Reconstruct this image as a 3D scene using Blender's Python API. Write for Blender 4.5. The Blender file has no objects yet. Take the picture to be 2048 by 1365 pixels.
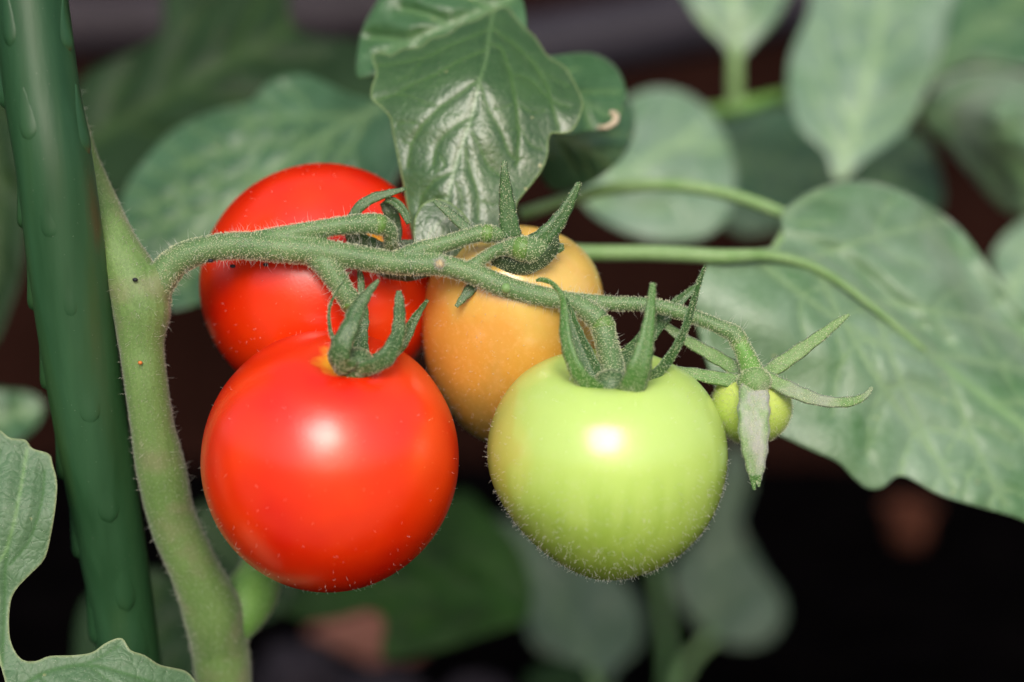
import bpy, math, random
import numpy as np
from mathutils import Vector, Matrix
from mathutils.geometry import delaunay_2d_cdt

random.seed(7); np.random.seed(7)
scene = bpy.context.scene
C = scene.collection

# ------------------------------------------------------------------ camera, sky, sun, exposure
D = 33.3                      # cm, camera to the plane of focus
S = 20.0 / 2048               # cm covered by one photo pixel on that plane
PITCH = math.radians(10)      # camera looks down a little
TARGET = Vector((0, 0, 0.25))

cam_d = bpy.data.cameras.new("camera")
cam = bpy.data.objects.new("camera", cam_d); C.objects.link(cam)
cam_d.lens = 60; cam_d.sensor_width = 36
cam_d.clip_start = 0.01; cam_d.clip_end = 200
cam.rotation_euler = (math.pi / 2 - PITCH, 0, 0)
cam.location = TARGET - Vector((0, math.cos(PITCH), -math.sin(PITCH))) * (D / 100)
cam_d.dof.use_dof = True
cam_d.dof.focus_distance = (D - 0.35) / 100
cam_d.dof.aperture_fstop = 5.4
cam_d.dof.aperture_blades = 0
scene.camera = cam

SUN_EL, SUN_AZ = math.radians(37), math.radians(-5)     # behind the camera, a touch to the left
world = bpy.data.worlds.new("World"); scene.world = world
world.use_nodes = True
wn = world.node_tree.nodes; wl = world.node_tree.links
sky = wn.new("ShaderNodeTexSky"); sky.sky_type = 'NISHITA'; sky.sun_disc = False
sky.sun_elevation = SUN_EL; sky.sun_rotation = math.pi + SUN_AZ
sky.air_density = 1.0; sky.dust_density = 5.0; sky.ozone_density = 1.0
bg = wn["Background"]; bg.inputs[1].default_value = 0.12
wl.new(sky.outputs[0], bg.inputs[0])

sun_d = bpy.data.lights.new("sun", 'SUN'); sun_d.energy = 1.4; sun_d.angle = math.radians(32)
sun_d.color = (1.0, 0.985, 0.965)
sun = bpy.data.objects.new("sun", sun_d); C.objects.link(sun)
sdir = Vector((math.sin(SUN_AZ) * math.cos(SUN_EL), -math.cos(SUN_AZ) * math.cos(SUN_EL), math.sin(SUN_EL)))
sun.rotation_euler = sdir.to_track_quat('Z', 'Y').to_euler()
sun.location = sdir * 2

scene.view_settings.view_transform = 'Standard'; scene.view_settings.look = 'None'
scene.view_settings.gamma = 1; scene.view_settings.exposure = 0.4

# ------------------------------------------------------------------ helpers
_R = np.array(cam.rotation_euler.to_matrix())
_L = np.array(cam.location)
def P(px, py, d=0.0):
    """place in the world (metres) of what stands d cm behind the plane of focus and shows at photo pixel px, py"""
    px = np.asarray(px, float); py = np.asarray(py, float); d = np.asarray(d, float)
    k = S * (D + d) / D
    c = np.stack(np.broadcast_arrays((px - 1024) * k, (682.5 - py) * k, -(D + d)), -1) * 0.01
    return c @ _R.T + _L
def GD(py):
    """depth at which the soil shows at that picture height"""
    a = math.atan((py - 682.5) * S / D); return _L[2] * 100 / math.sin(a + PITCH) * math.cos(a) - D
def PX(n, d=0.0): return n * S * (D + d) / D * 0.01      # n photo pixels at depth d, in metres

def hier(o, parent):
    if parent is not None: o.parent = parent
def root_inv(parent):
    p = parent
    while p.parent is not None: p = p.parent
    return p["_inv"] if "_inv" in p else None
ROOTS = {}
def thing(name, label, cat, loc, rot=None, group=None):
    o = bpy.data.objects.new(name, None); C.objects.link(o)
    o.empty_display_size = 0.01
    m = Matrix.Translation(Vector(loc)) @ (rot.to_4x4() if rot is not None else Matrix.Identity(4))
    o.matrix_world = m
    o.location, q, s_ = m.decompose(); o.rotation_euler = q.to_euler()
    o["label"] = label; o["category"] = cat
    if group: o["group"] = group
    ROOTS[o.name] = np.array(m.inverted())
    return o
def obj(name, verts, faces, mat, parent=None, smooth=True, attrs=None, local=False):
    """one mesh object; verts in world metres unless local"""
    v = np.asarray(verts, float)
    if parent is not None and not local:
        p = parent
        while p.parent is not None: p = p.parent
        m = ROOTS[p.name]
        v = v @ m[:3, :3].T + m[:3, 3]
    me = bpy.data.meshes.new(name)
    if isinstance(faces, np.ndarray):
        n, k = faces.shape
        me.vertices.add(len(v)); me.vertices.foreach_set("co", v.astype(np.float32).ravel())
        me.loops.add(n * k); me.loops.foreach_set("vertex_index", faces.astype(np.int32).ravel())
        me.polygons.add(n); me.polygons.foreach_set("loop_start", np.arange(0, n * k, k, dtype=np.int32))
        me.update(calc_edges=True); me.validate()
    else:
        me.from_pydata([tuple(p) for p in v], [], faces); me.update()
    me.polygons.foreach_set("use_smooth", [smooth] * len(me.polygons))
    for k, a in (attrs or {}).items():
        at = me.attributes.new(k, 'FLOAT', 'POINT'); at.data.foreach_set("value", np.asarray(a, np.float32))
    if mat: me.materials.append(mat)
    o = bpy.data.objects.new(name, me); C.objects.link(o)
    if parent is not None: o.parent = parent
    return o

def catmull(pts, n=8, closed=False):
    pts = np.asarray(pts, float)
    if closed: q = np.vstack([pts[-1:], pts, pts[:2]])
    else: q = np.vstack([2 * pts[:1] - pts[1:2], pts, 2 * pts[-1:] - pts[-2:-1]])
    out = []
    for i in range(1, len(q) - 2):
        for t in np.arange(n) / n:
            a, b, c, d = q[i - 1], q[i], q[i + 1], q[i + 2]
            out.append(0.5 * (2 * b + (c - a) * t + (2 * a - 5 * b + 4 * c - d) * t * t + (3 * b - a - 3 * c + d) * t ** 3))
    if not closed: out.append(pts[-1])
    return np.array(out)

def frames(c, hint=None):
    T = np.gradient(c, axis=0); T /= np.linalg.norm(T, axis=1)[:, None] + 1e-12
    N = np.zeros_like(T)
    h = np.array(hint if hint is not None else (0, -1, 0.2), float)
    if h.ndim == 1:
        h = np.tile(h, (len(c), 1))
    N = h - (h * T).sum(1)[:, None] * T
    ln = np.linalg.norm(N, axis=1)[:, None]; N = N / (ln + 1e-12)
    if hint is None:                                  # parallel transport
        for i in range(1, len(c)):
            v = N[i - 1] - N[i - 1].dot(T[i]) * T[i]; N[i] = v / (np.linalg.norm(v) + 1e-12)
    B = np.cross(T, N)
    return T, N, B

def tube(path, seg=24, n=8, wob=0.0, ridge=None):
    """path rows: px, py, depth cm, radius px -> verts (world), faces, closed at both ends"""
    p = catmull(path, n)
    c = P(p[:, 0], p[:, 1], p[:, 2]); r = PX(np.maximum(p[:, 3], .3), p[:, 2])
    T, N, B = frames(c)
    a = np.linspace(0, 2 * np.pi, seg, endpoint=False)
    rr = np.ones(seg)
    if ridge: rr = 1 + ridge[0] * np.cos(ridge[1] * a + ridge[2])
    V = []
    for i in range(len(c)):
        w = 1 + wob * math.sin(i * 1.7) * 0.5 + wob * math.sin(i * .63 + 2)
        V.append(c[i] + (np.cos(a) * rr)[:, None] * N[i] * r[i] * w + (np.sin(a) * rr)[:, None] * B[i] * r[i] * w)
    V = np.vstack(V); F = []
    for i in range(len(c) - 1):
        for j in range(seg):
            k = (j + 1) % seg
            F.append((i * seg + j, i * seg + k, (i + 1) * seg + k, (i + 1) * seg + j))
    s0 = len(V); V = np.vstack([V, c[:1] - T[:1] * r[0] * .4, c[-1:] + T[-1:] * r[-1] * .4])
    e = (len(c) - 1) * seg
    for j in range(seg):
        k = (j + 1) % seg
        F.append((s0, k, j)); F.append((s0 + 1, e + j, e + k))
    return V, F

def merge(parts):
    V, F, o = [], [], 0
    for v, f in parts:
        V.append(v); F += [tuple(i + o for i in q) for q in f]; o += len(v)
    return np.vstack(V), F

def remeshed(parts, voxel, smooth_it=6):
    V, F = merge(parts)
    me = bpy.data.meshes.new("tmp"); me.from_pydata([tuple(v) for v in V], [], F); me.update()
    o = bpy.data.objects.new("tmp", me); C.objects.link(o)
    m = o.modifiers.new("r", 'REMESH'); m.mode = 'VOXEL'; m.voxel_size = voxel
    sm = o.modifiers.new("s", 'SMOOTH'); sm.factor = .5; sm.iterations = smooth_it
    dg = bpy.context.evaluated_depsgraph_get(); ev = o.evaluated_get(dg); m2 = ev.to_mesh()
    n = len(m2.vertices); co = np.empty(n * 3, np.float32); m2.vertices.foreach_get("co", co)
    fs = [tuple(p.vertices) for p in m2.polygons]
    ev.to_mesh_clear(); bpy.data.objects.remove(o); bpy.data.meshes.remove(me)
    return co.reshape(-1, 3).astype(float), fs

# ------------------------------------------------------------------ materials
def mat_new(name):
    m = bpy.data.materials.new(name); m.use_nodes = True
    nt = m.node_tree; b = nt.nodes["Principled BSDF"]
    return m, nt, b
class NB:
    """short node building"""
    def __init__(s, nt): s.nt = nt; s.n = nt.nodes; s.l = nt.links
    def link(s, a, b): s.l.new(a, b)
    def coord(s, scale=100.0, rot=(0, 0, 0), stretch=(1, 1, 1)):
        t = s.n.new("ShaderNodeTexCoord"); m = s.n.new("ShaderNodeMapping")
        m.inputs['Scale'].default_value = tuple(scale * k for k in stretch); m.inputs['Rotation'].default_value = rot
        s.link(t.outputs['Object'], m.inputs['Vector']); return m.outputs[0]
    def noise(s, vec, scale, detail=3, rough=.5, dist=0):
        n = s.n.new("ShaderNodeTexNoise"); n.inputs['Scale'].default_value = scale; n.inputs['Detail'].default_value = detail
        n.inputs['Roughness'].default_value = rough; n.inputs['Distortion'].default_value = dist
        s.link(vec, n.inputs['Vector']); return n.outputs[0]
    def voro(s, vec, scale, feat='F1', rnd=1.0):
        n = s.n.new("ShaderNodeTexVoronoi"); n.feature = feat; n.inputs['Scale'].default_value = scale
        n.inputs['Randomness'].default_value = rnd
        s.link(vec, n.inputs['Vector']); return n.outputs['Distance']
    def ramp(s, fac, stops, interp='LINEAR'):
        r = s.n.new("ShaderNodeValToRGB"); r.color_ramp.interpolation = interp
        e = r.color_ramp.elements
        while len(e) < len(stops): e.new(0.5)
        for k, (p, c) in enumerate(stops):
            e[k].position = p; e[k].color = (c, c, c, 1) if isinstance(c, (int, float)) else (*c, 1)
        s.link(fac, r.inputs[0]); return r.outputs[0]
    def mix(s, fac, a, b, mode='MIX'):
        m = s.n.new("ShaderNodeMix"); m.data_type = 'RGBA'; m.blend_type = mode
        for k, v in ((0, fac), (6, a), (7, b)):
            if isinstance(v, (int, float)): m.inputs[k].default_value = v
            elif isinstance(v, tuple): m.inputs[k].default_value = (*v, 1)
            else: s.link(v, m.inputs[k])
        return m.outputs[2]
    def math(s, op, a, b=None, clamp=False):
        m = s.n.new("ShaderNodeMath"); m.operation = op; m.use_clamp = clamp
        for k, v in ((0, a), (1, b)):
            if v is None: continue
            if isinstance(v, (int, float)): m.inputs[k].default_value = v
            else: s.link(v, m.inputs[k])
        return m.outputs[0]
    def attr(s, name):
        a = s.n.new("ShaderNodeAttribute"); a.attribute_name = name; return a.outputs['Fac']
    def sep(s, vec):
        a = s.n.new("ShaderNodeSeparateXYZ"); s.link(vec, a.inputs[0]); return a.outputs
    def bump(s, h, strength, dist, bsdf):
        b = s.n.new("ShaderNodeBump"); b.inputs['Strength'].default_value = strength; b.inputs['Distance'].default_value = dist
        s.link(h, b.inputs['Height']); s.link(b.outputs[0], bsdf.inputs['Normal']); return b

def leaf_mat(name, lam, dark, vein, rough=.42, sheen=.25, trans=.12, spec=.5, edge=None, side=None, mott=.9, pucker=1.6):
    m, nt, b = mat_new(name); N = NB(nt)
    co = N.coord(100)
    big = N.noise(co, mott, 4, .6)
    col = N.mix(N.ramp(big, [(.35, 0.), (.7, 1.)]), dark, lam)
    fine = N.noise(co, 9, 4, .6)
    col = N.mix(N.math('MULTIPLY', N.ramp(fine, [(.4, 0.), (.75, 1.)]), .25), col, tuple(min(1, k * 1.6 + .02) for k in lam))
    vv = N.attr('vein')
    col = N.mix(N.math('MULTIPLY', vv, .8, True), col, side or vein)
    col = N.mix(N.math('MULTIPLY', N.attr('mid'), .8, True), col, vein)
    if edge: col = N.mix(N.math('MULTIPLY', N.attr('edge'), .8, True), col, edge)
    sp = N.voro(co, 2.6)
    spots = N.math('MULTIPLY', N.ramp(sp, [(0.0, 1.), (.07, .8), (.12, 0.)]), N.ramp(N.noise(co, .8, 1), [(.56, 0.), (.6, 1.)]))
    col = N.mix(N.math('MULTIPLY', spots, .7), col, (.55, .5, .25))
    N.link(col, b.inputs['Base Color'])
    b.inputs['Roughness'].default_value = rough
    N.link(N.math('ADD', N.math('ADD', N.math('MULTIPLY', fine, .18), rough - .09), N.math('MULTIPLY', vv, .3)), b.inputs['Roughness'])
    N.link(N.math('MULTIPLY', N.math('SUBTRACT', 1., N.math('MULTIPLY', vv, .75)), spec), b.inputs['Specular IOR Level'])
    b.inputs['Sheen Weight'].default_value = sheen; b.inputs['Sheen Roughness'].default_value = .45
    cell = N.voro(co, 5.5, 'DISTANCE_TO_EDGE')
    h = N.math('ADD', N.math('MULTIPLY', N.ramp(cell, [(0., 0.), (.25, 1.)]), .6), N.math('MULTIPLY', N.noise(co, 16, 3), .5))
    wv = nt.nodes.new("ShaderNodeVectorMath"); wv.operation = 'ADD'; wn_ = nt.nodes.new("ShaderNodeTexNoise"); wn_.inputs['Scale'].default_value = 1.6
    N.link(co, wn_.inputs['Vector']); N.link(co, wv.inputs[0]); sc_ = nt.nodes.new("ShaderNodeVectorMath"); sc_.operation = 'SCALE'; sc_.inputs['Scale'].default_value = .55
    N.link(wn_.outputs['Color'], sc_.inputs[0]); N.link(sc_.outputs[0], wv.inputs[1])
    net = N.voro(wv.outputs[0], 1.9, 'DISTANCE_TO_EDGE'); net2 = N.voro(wv.outputs[0], 4.2, 'DISTANCE_TO_EDGE')
    h = N.math('ADD', h, N.math('ADD', N.math('MULTIPLY', N.ramp(net, [(0., 0.), (.10, .7), (.35, 1.)]), pucker), N.math('MULTIPLY', N.ramp(net2, [(0., 0.), (.10, 1.)]), pucker * .35)))
    N.bump(h, .30, .00026, b)
    tr = nt.nodes.new("ShaderNodeBsdfTranslucent"); mx = nt.nodes.new("ShaderNodeMixShader")
    N.link(N.mix(.5, col, (.12, .35, .02)), tr.inputs['Color']); mx.inputs[0].default_value = trans
    N.link(b.outputs[0], mx.inputs[1]); N.link(tr.outputs[0], mx.inputs[2])
    N.link(mx.outputs[0], nt.nodes["Material Output"].inputs[0])
    return m
M = {}
M['leaf_main'] = leaf_mat('glossy_leaf', (.040, .100, .020), (.020, .064, .010), (.10, .19, .06), .39, .03, .06, 1.0, edge=(.26, .36, .14), side=(.055, .13, .030), pucker=.55)
M['leaf_back'] = leaf_mat('soft_green_leaf', (.050, .130, .046), (.024, .088, .018), (.10, .20, .07), .42, .12, .08, .8, mott=.6)
M['leaf_front'] = leaf_mat('matte_leaf', (.070, .145, .068), (.048, .115, .045), (.12, .24, .08), .5, .15, .08, .5, edge=(.32, .38, .2), side=(.05, .13, .04))
M['leaf_pale'] = leaf_mat('pale_leaf', (.185, .275, .195), (.080, .175, .080), (.28, .42, .20), .42, .35, .08, .8, mott=.5)
M['leaf_big'] = leaf_mat('broad_leaf', (.180, .275, .18), (.045, .135, .032), (.17, .31, .11), .48, .3, .08, .85, side=(.20, .31, .15), mott=.45, pucker=1.2)
M['leaf_mid'] = leaf_mat('mid_green_leaf', (.050, .128, .055), (.022, .078, .020), (.15, .25, .10), .42, .18, .08, .7, mott=.5)
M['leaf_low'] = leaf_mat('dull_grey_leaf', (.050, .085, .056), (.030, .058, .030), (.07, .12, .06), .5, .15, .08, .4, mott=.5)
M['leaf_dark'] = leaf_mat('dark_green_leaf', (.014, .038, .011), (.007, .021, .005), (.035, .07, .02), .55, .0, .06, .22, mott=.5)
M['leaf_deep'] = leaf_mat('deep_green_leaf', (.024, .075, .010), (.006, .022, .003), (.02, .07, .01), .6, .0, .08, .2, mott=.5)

def stem_mat(name, a, bcol, warm=None, rough=.5, speck=.5, sheen=.4):
    m, nt, b = mat_new(name); N = NB(nt); co = N.coord(100)
    st = N.coord(100, stretch=(1, 1, .25))
    n1 = N.noise(st, 1.8, 4, .6); col = N.mix(N.ramp(n1, [(.35, 0.), (.68, 1.)]), a, bcol)
    f = N.noise(co, 22, 3, .7)
    col = N.mix(N.math('MULTIPLY', N.ramp(f, [(.45, 0.), (.7, 1.)]), speck), col, tuple(min(1, k * 1.8 + .04) for k in bcol))
    if warm: col = N.mix(N.math('MULTIPLY', N.ramp(N.noise(co, 1.1, 3), [(.52, 0.), (.68, 1.)]), .55), col, warm)
    N.link(col, b.inputs['Base Color'])
    b.inputs['Roughness'].default_value = rough
    b.inputs['Sheen Weight'].default_value = sheen; b.inputs['Sheen Roughness'].default_value = .4
    b.inputs['Subsurface Weight'].default_value = .12; b.inputs['Subsurface Scale'].default_value = .002
    b.inputs['Subsurface Radius'].default_value = (.6, 1, .3)
    h = N.math('ADD', f, N.math('MULTIPLY', N.noise(st, 6, 3), 1.2))
    N.bump(h, .5, .0002, b)
    return m
M['stem'] = stem_mat('fuzzy_stem', (.088, .170, .038), (.130, .220, .060), (.19, .19, .10), .6, .3, .22)
M['stalk'] = stem_mat('fuzzy_stalk', (.064, .142, .044), (.110, .198, .070), None, .5, .3, .2)
M['joint'] = stem_mat('green_joint', (.075, .165, .032), (.115, .225, .042), None, .42, .25, .15)
M['stalk_bright'] = stem_mat('bright_stalk', (.09, .22, .035), (.14, .29, .06), None, .45, .3, .2)
M['stalk_blur'] = stem_mat('pale_stalk', (.13, .25, .07), (.20, .32, .13), None, .5, .2, .25)
M['sepal'] = stem_mat('sepal_green', (.020, .070, .013), (.044, .118, .028), None, .42, .3, .1)
M['sepal_bright'] = stem_mat('sepal_fresh_green', (.038, .125, .016), (.062, .165, .028), None, .42, .15, .1)
M['sepal_grey'] = stem_mat('sepal_grey_felt', (.085, .19, .04), (.14, .24, .08), (.28, .29, .26), .55, .4, .2)
m = stem_mat('sepal_felt_green_tip', (.10, .24, .04), (.16, .29, .07), None, .55, .2, .35); nt = m.node_tree; N = NB(nt); b = nt.nodes["Principled BSDF"]
co = N.coord(100); x, y, z = N.sep(co)[:3]
old = b.inputs['Base Color'].links[0].from_socket
st = N.coord(100, stretch=(1, 1, .2))
fac = N.math('MULTIPLY', N.ramp(N.math('ADD', N.math('ADD', z, N.math('MULTIPLY', N.noise(st, 3, 4, .6), 1.2)), .7), [(.0, 0.), (.8, 1.)]), N.ramp(N.noise(st, 4, 4, .6), [(.38, .25), (.62, 1.)]))
N.link(N.mix(N.math('MULTIPLY', fac, .85), old, (.36, .36, .34)), b.inputs['Base Color'])
M['sepal_front'] = m
M['sepal_dark'] = stem_mat('sepal_dark_green', (.02, .045, .015), (.035, .07, .025), None, .5, .1, .1)

def hair_mat(name, col, rough=.35, trans=.4):
    m, nt, b = mat_new(name); b.inputs['Base Color'].default_value = (*col, 1); b.inputs['Roughness'].default_value = rough
    b.inputs['Specular IOR Level'].default_value = .8
    tr = nt.nodes.new("ShaderNodeBsdfTranslucent"); tr.inputs[0].default_value = (*col, 1)
    mx = nt.nodes.new("ShaderNodeMixShader"); mx.inputs[0].default_value = trans
    nt.links.new(b.outputs[0], mx.inputs[1]); nt.links.new(tr.outputs[0], mx.inputs[2])
    nt.links.new(mx.outputs[0], nt.nodes["Material Output"].inputs[0]); return m
M['hair'] = hair_mat('pale_hair', (.82, .82, .74))
M['gland'] = hair_mat('gland_hair', (.84, .86, .62))
M['hair_dim'] = hair_mat('dim_hair', (.62, .60, .52))

def fruit_mat(name, build, rough, sss=.25, rad=(1, .25, .1), scale=.004, spec=.5, coat=.0, bumpk=.12):
    m, nt, b = mat_new(name); N = NB(nt); co = N.coord(100)
    N.link(build(N, co), b.inputs['Base Color'])
    b.inputs['Roughness'].default_value = rough; b.inputs['Specular IOR Level'].default_value = spec
    b.inputs['Subsurface Weight'].default_value = sss; b.inputs['Subsurface Radius'].default_value = rad
    b.inputs['Subsurface Scale'].default_value = scale
    b.inputs['Coat Weight'].default_value = coat; b.inputs['Coat Roughness'].default_value = .12
    h = N.math('ADD', N.math('MULTIPLY', N.noise(co, 1.3, 2), 3.), N.noise(co, 30, 2))
    N.bump(h, bumpk, .0003, b)
    return m
def dots(N, co, scale, size, amount=1.0):
    v = N.voro(co, scale); return N.math('MULTIPLY', N.ramp(v, [(0., 1.), (size * .7, .8), (size, 0.)]), amount)
def red_build(N, co, rk=.18):
    x, y, z = N.sep(co)[:3]
    col = N.mix(N.ramp(N.noise(co, .5, 2), [(.3, 0.), (.7, 1.)]), (.66, .014, .001), (.82, .045, .002))
    # yellow scar ring round the calyx
    r = N.math('SQRT', N.math('ADD', N.math('POWER', x, 2), N.math('POWER', y, 2)))
    rn = N.math('ADD', r, N.math('MULTIPLY', N.math('SUBTRACT', N.noise(co, 2.0, 3), .5), .55))
    ring = N.math('MULTIPLY', N.ramp(N.math('DIVIDE', rn, 2.0), [(rk, 1.), (rk + .12, .0)]), N.ramp(z, [(0., 0.), (.5, 1.)]))
    col = N.mix(ring, col, (.86, .36, .02))
    return N.mix(dots(N, co, 5, .07, .35), col, (.95, .35, .2))
def orange_build(N, co):
    x, y, z = N.sep(co)[:3]
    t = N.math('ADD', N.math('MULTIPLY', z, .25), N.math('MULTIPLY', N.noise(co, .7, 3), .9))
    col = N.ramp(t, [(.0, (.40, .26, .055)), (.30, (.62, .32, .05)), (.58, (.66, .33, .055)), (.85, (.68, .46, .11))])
    col = N.mix(N.math('MULTIPLY', N.ramp(N.noise(co, 9, 4, .7), [(.5, 0.), (.75, 1.)]), .3), col, (.85, .52, .22))
    return N.mix(dots(N, co, 9, .10, .55), col, (.95, .72, .35))
def green_build(N, co):
    x, y, z = N.sep(co)[:3]
    st = N.coord(100, stretch=(1, 1, .14))
    streak = N.ramp(N.noise(st, 2.6, 3, .6), [(.40, 0.), (.64, 1.)])
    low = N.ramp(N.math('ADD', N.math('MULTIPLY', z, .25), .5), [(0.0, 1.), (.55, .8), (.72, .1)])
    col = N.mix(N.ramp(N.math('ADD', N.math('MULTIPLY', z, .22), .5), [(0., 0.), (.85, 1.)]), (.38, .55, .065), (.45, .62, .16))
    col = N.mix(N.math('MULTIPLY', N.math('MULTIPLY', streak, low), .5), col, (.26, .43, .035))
    # the flank that starts to ripen, towards the red fruit
    warm = N.math('ADD', N.math('MULTIPLY', x, -.40), N.math('MULTIPLY', N.noise(co, .8, 2), .5))
    col = N.mix(N.math('MULTIPLY', N.ramp(warm, [(.95, 0.), (1.35, 1.)]), .28), col, (.46, .43, .07))
    col = N.mix(N.math('MULTIPLY', N.ramp(N.noise(co, 3, 4, .7), [(.55, 0.), (.8, 1.)]), .3), col, (.52, .64, .28))
    return N.mix(dots(N, co, 10, .09, .4), col, (.85, .9, .55))
M['red_skin'] = fruit_mat('ripe_red_skin', red_build, .26, .2, (1, .15, .05), .004, .8)
M['red_skin_back'] = fruit_mat('ripe_red_skin_back', lambda N, co: red_build(N, co, .17), .26, .2, (1, .15, .05), .004, .7)
M['orange_skin'] = fruit_mat('orange_skin', orange_build, .17, .25, (1, .5, .2), .004, .9, bumpk=.05)
M['green_skin'] = fruit_mat('green_skin', green_build, .17, .25, (.7, 1, .3), .004, .8)
def small_build(N, co):
    x, y, z = N.sep(co)[:3]
    col = N.mix(N.ramp(N.math('ADD', N.math('MULTIPLY', z, .6), .5), [(0., 0.), (.8, 1.)]), (.26, .42, .05), (.50, .62, .14))
    return N.mix(dots(N, co, 12, .12, .5), col, (.8, .85, .5))
M['small_skin'] = fruit_mat('small_green_skin', small_build, .32, .3, (.7, 1, .3), .004, .4)

m, nt, b = mat_new('green_plastic'); N = NB(nt); co = N.coord(100)
st = N.coord(100, stretch=(1, 1, .12))
c1 = N.mix(N.ramp(N.noise(st, 1.6, 3), [(.35, 0.), (.7, 1.)]), (.013, .055, .018), (.026, .085, .034))
x, y, z = N.sep(co)[:3]
c1 = N.mix(N.math('MULTIPLY', N.ramp(N.noise(st, 1.0, 2), [(.5, 0.), (.75, 1.)]), .45), c1, (.045, .085, .015))
c1 = N.mix(dots(N, co, 7, .045, .7), c1, (.45, .5, .4))
N.link(c1, b.inputs['Base Color']); b.inputs['Roughness'].default_value = .42; b.inputs['Specular IOR Level'].default_value = .45
N.bump(N.noise(st, 5, 3), .25, .0004, b)
M['stake'] = m

def plain(name, a, bcol, scale, rough=.8, bump=.5, dist=.002, spec=.3):
    m, nt, b = mat_new(name); N = NB(nt); co = N.coord(100)
    n = N.noise(co, scale, 6, .6)
    N.link(N.mix(N.ramp(n, [(.35, 0.), (.7, 1.)]), a, bcol), b.inputs['Base Color'])
    b.inputs['Roughness'].default_value = rough; b.inputs['Specular IOR Level'].default_value = spec
    N.bump(n, bump, dist, b); return m
M['path'] = plain('pale_gravel', (.15, .145, .135), (.26, .25, .23), 1.2, .9, .8, .003, .2)  # for the added ground strip that throws light upward
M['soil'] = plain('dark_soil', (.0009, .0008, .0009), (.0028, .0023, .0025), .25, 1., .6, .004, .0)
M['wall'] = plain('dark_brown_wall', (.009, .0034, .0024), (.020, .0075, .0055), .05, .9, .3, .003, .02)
M['rail'] = plain('purple_grey_rail', (.013, .011, .018), (.024, .021, .031), .3, .7, .2, .001)
M['terracotta'] = plain('terracotta', (.26, .105, .075), (.36, .16, .12), .6, .85, .3, .001)
M['scar'] = plain('tan_scar', (.42, .33, .17), (.60, .50, .30), 12, .7, .4, .0002)
M['speck'] = plain('dark_speck', (.006, .006, .01), (.02, .02, .03), 30, .5, .3, .0002)
M['orange_speck'] = plain('orange_speck', (.5, .12, .02), (.6, .2, .04), 30, .5, .3, .0002)
M['tip'] = plain('dry_tip', (.45, .38, .25), (.62, .5, .4), 20, .7, .4, .0002)

# ------------------------------------------------------------------ setting
g = 6.0
nx = 60
xs = np.sign(np.linspace(-1, 1, nx)) * np.abs(np.linspace(-1, 1, nx)) ** 3 * g
gx, gy = np.meshgrid(xs, xs, indexing='ij')
gz = .004 * np.sin(gx * 31 + 1) * np.cos(gy * 27) + .003 * np.sin(gx * 73 + gy * 55)
V = np.stack([gx.ravel(), gy.ravel(), gz.ravel()], 1)
F = [(i * nx + j, (i + 1) * nx + j, (i + 1) * nx + j + 1, i * nx + j + 1) for i in range(nx - 1) for j in range(nx - 1)]
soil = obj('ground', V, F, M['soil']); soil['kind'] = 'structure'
px_ = np.linspace(-3, 3, 40); py_ = np.linspace(-4, -.12, 30); gx, gy = np.meshgrid(px_, py_, indexing='ij')
V = np.stack([gx.ravel(), gy.ravel(), (.022 + .002 * np.sin(gx * 23) * np.cos(gy * 19)).ravel()], 1)
F = [(i * 30 + j, (i + 1) * 30 + j, (i + 1) * 30 + j + 1, i * 30 + j + 1) for i in range(39) for j in range(29)]
bounce_strip = obj('path', V, F, M['path']); bounce_strip['kind'] = 'structure'  # unseen gravel strip, added to bounce light onto the fruit undersides
def boxv(x0, x1, y0, y1, z0, z1):
    V = [(x, y, z) for x in (x0, x1) for y in (y0, y1) for z in (z0, z1)]
    F = [(0, 1, 3, 2), (4, 6, 7, 5), (0, 4, 5, 1), (2, 3, 7, 6), (0, 2, 6, 4), (1, 5, 7, 3)]
    return np.array(V, float), F
wall = thing('garden_wall', 'dark reddish brown wall far behind the tomato plants', 'wall', (0, .9, 0))
V, F = boxv(-1.8, 1.8, .9, .94, -.02, 1.3)
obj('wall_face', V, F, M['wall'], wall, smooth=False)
V, F = tube([(900, 130, 54, 75), (1200, 78, 54, 75), (1500, 20, 55, 75), (1900, -60, 56, 75)], 20, 4)
V2, F2 = tube([(-200, 40, 54, 75), (100, 50, 54, 75), (330, 50, 55, 75), (700, 30, 56, 75), (860, 20, 56, 75)], 20, 4)
rl = obj('support_rail', V, F, M['rail']); rl['label'] = 'blurred purple grey rail slanting behind the leaves at the top'; rl['category'] = 'rail'
V2[:, :] = V2
r2 = obj('support_rail', V2, F2, plain('plum_rail', (.014, .010, .014), (.026, .020, .027), .3, .7, .2, .001))
r2['label'] = 'darker plum coloured rail behind the leaves at the upper left'; r2['category'] = 'rail'
def lathe(prof, seg, origin, rot=None):
    a = np.linspace(0, 2 * np.pi, seg, endpoint=False); V = []
    for r, z in prof: V.append(np.stack([r * np.cos(a), r * np.sin(a), np.full(seg, z)], 1))
    V = np.vstack(V); n = len(prof)
    F = [(i * seg + j, i * seg + (j + 1) % seg, (i + 1) * seg + (j + 1) % seg, (i + 1) * seg + j) for i in range(n - 1) for j in range(seg)]
    if rot is not None: V = V @ np.array(rot).T
    return V + np.array(origin), F
def pot(px, py, d, k, label):
    c = P(px, py, d); t = thing('terracotta_pot', label, 'pot', (c[0], c[1], c[2]))
    V, F = lathe([(.001, 0), (.026 * k, 0), (.034 * k, .052 * k), (.031 * k, .052 * k), (.024 * k, .006), (.001, .006)], 40, c)
    obj('pot_body', V, F, M['terracotta'], t)
    V, F = lathe([(.034 * k, .05 * k), (.039 * k, .05 * k), (.041 * k, .066 * k), (.037 * k, .066 * k), (.0325 * k, .05 * k)], 40, c)
    obj('pot_rim', V, F, M['terracotta'], t)
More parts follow.
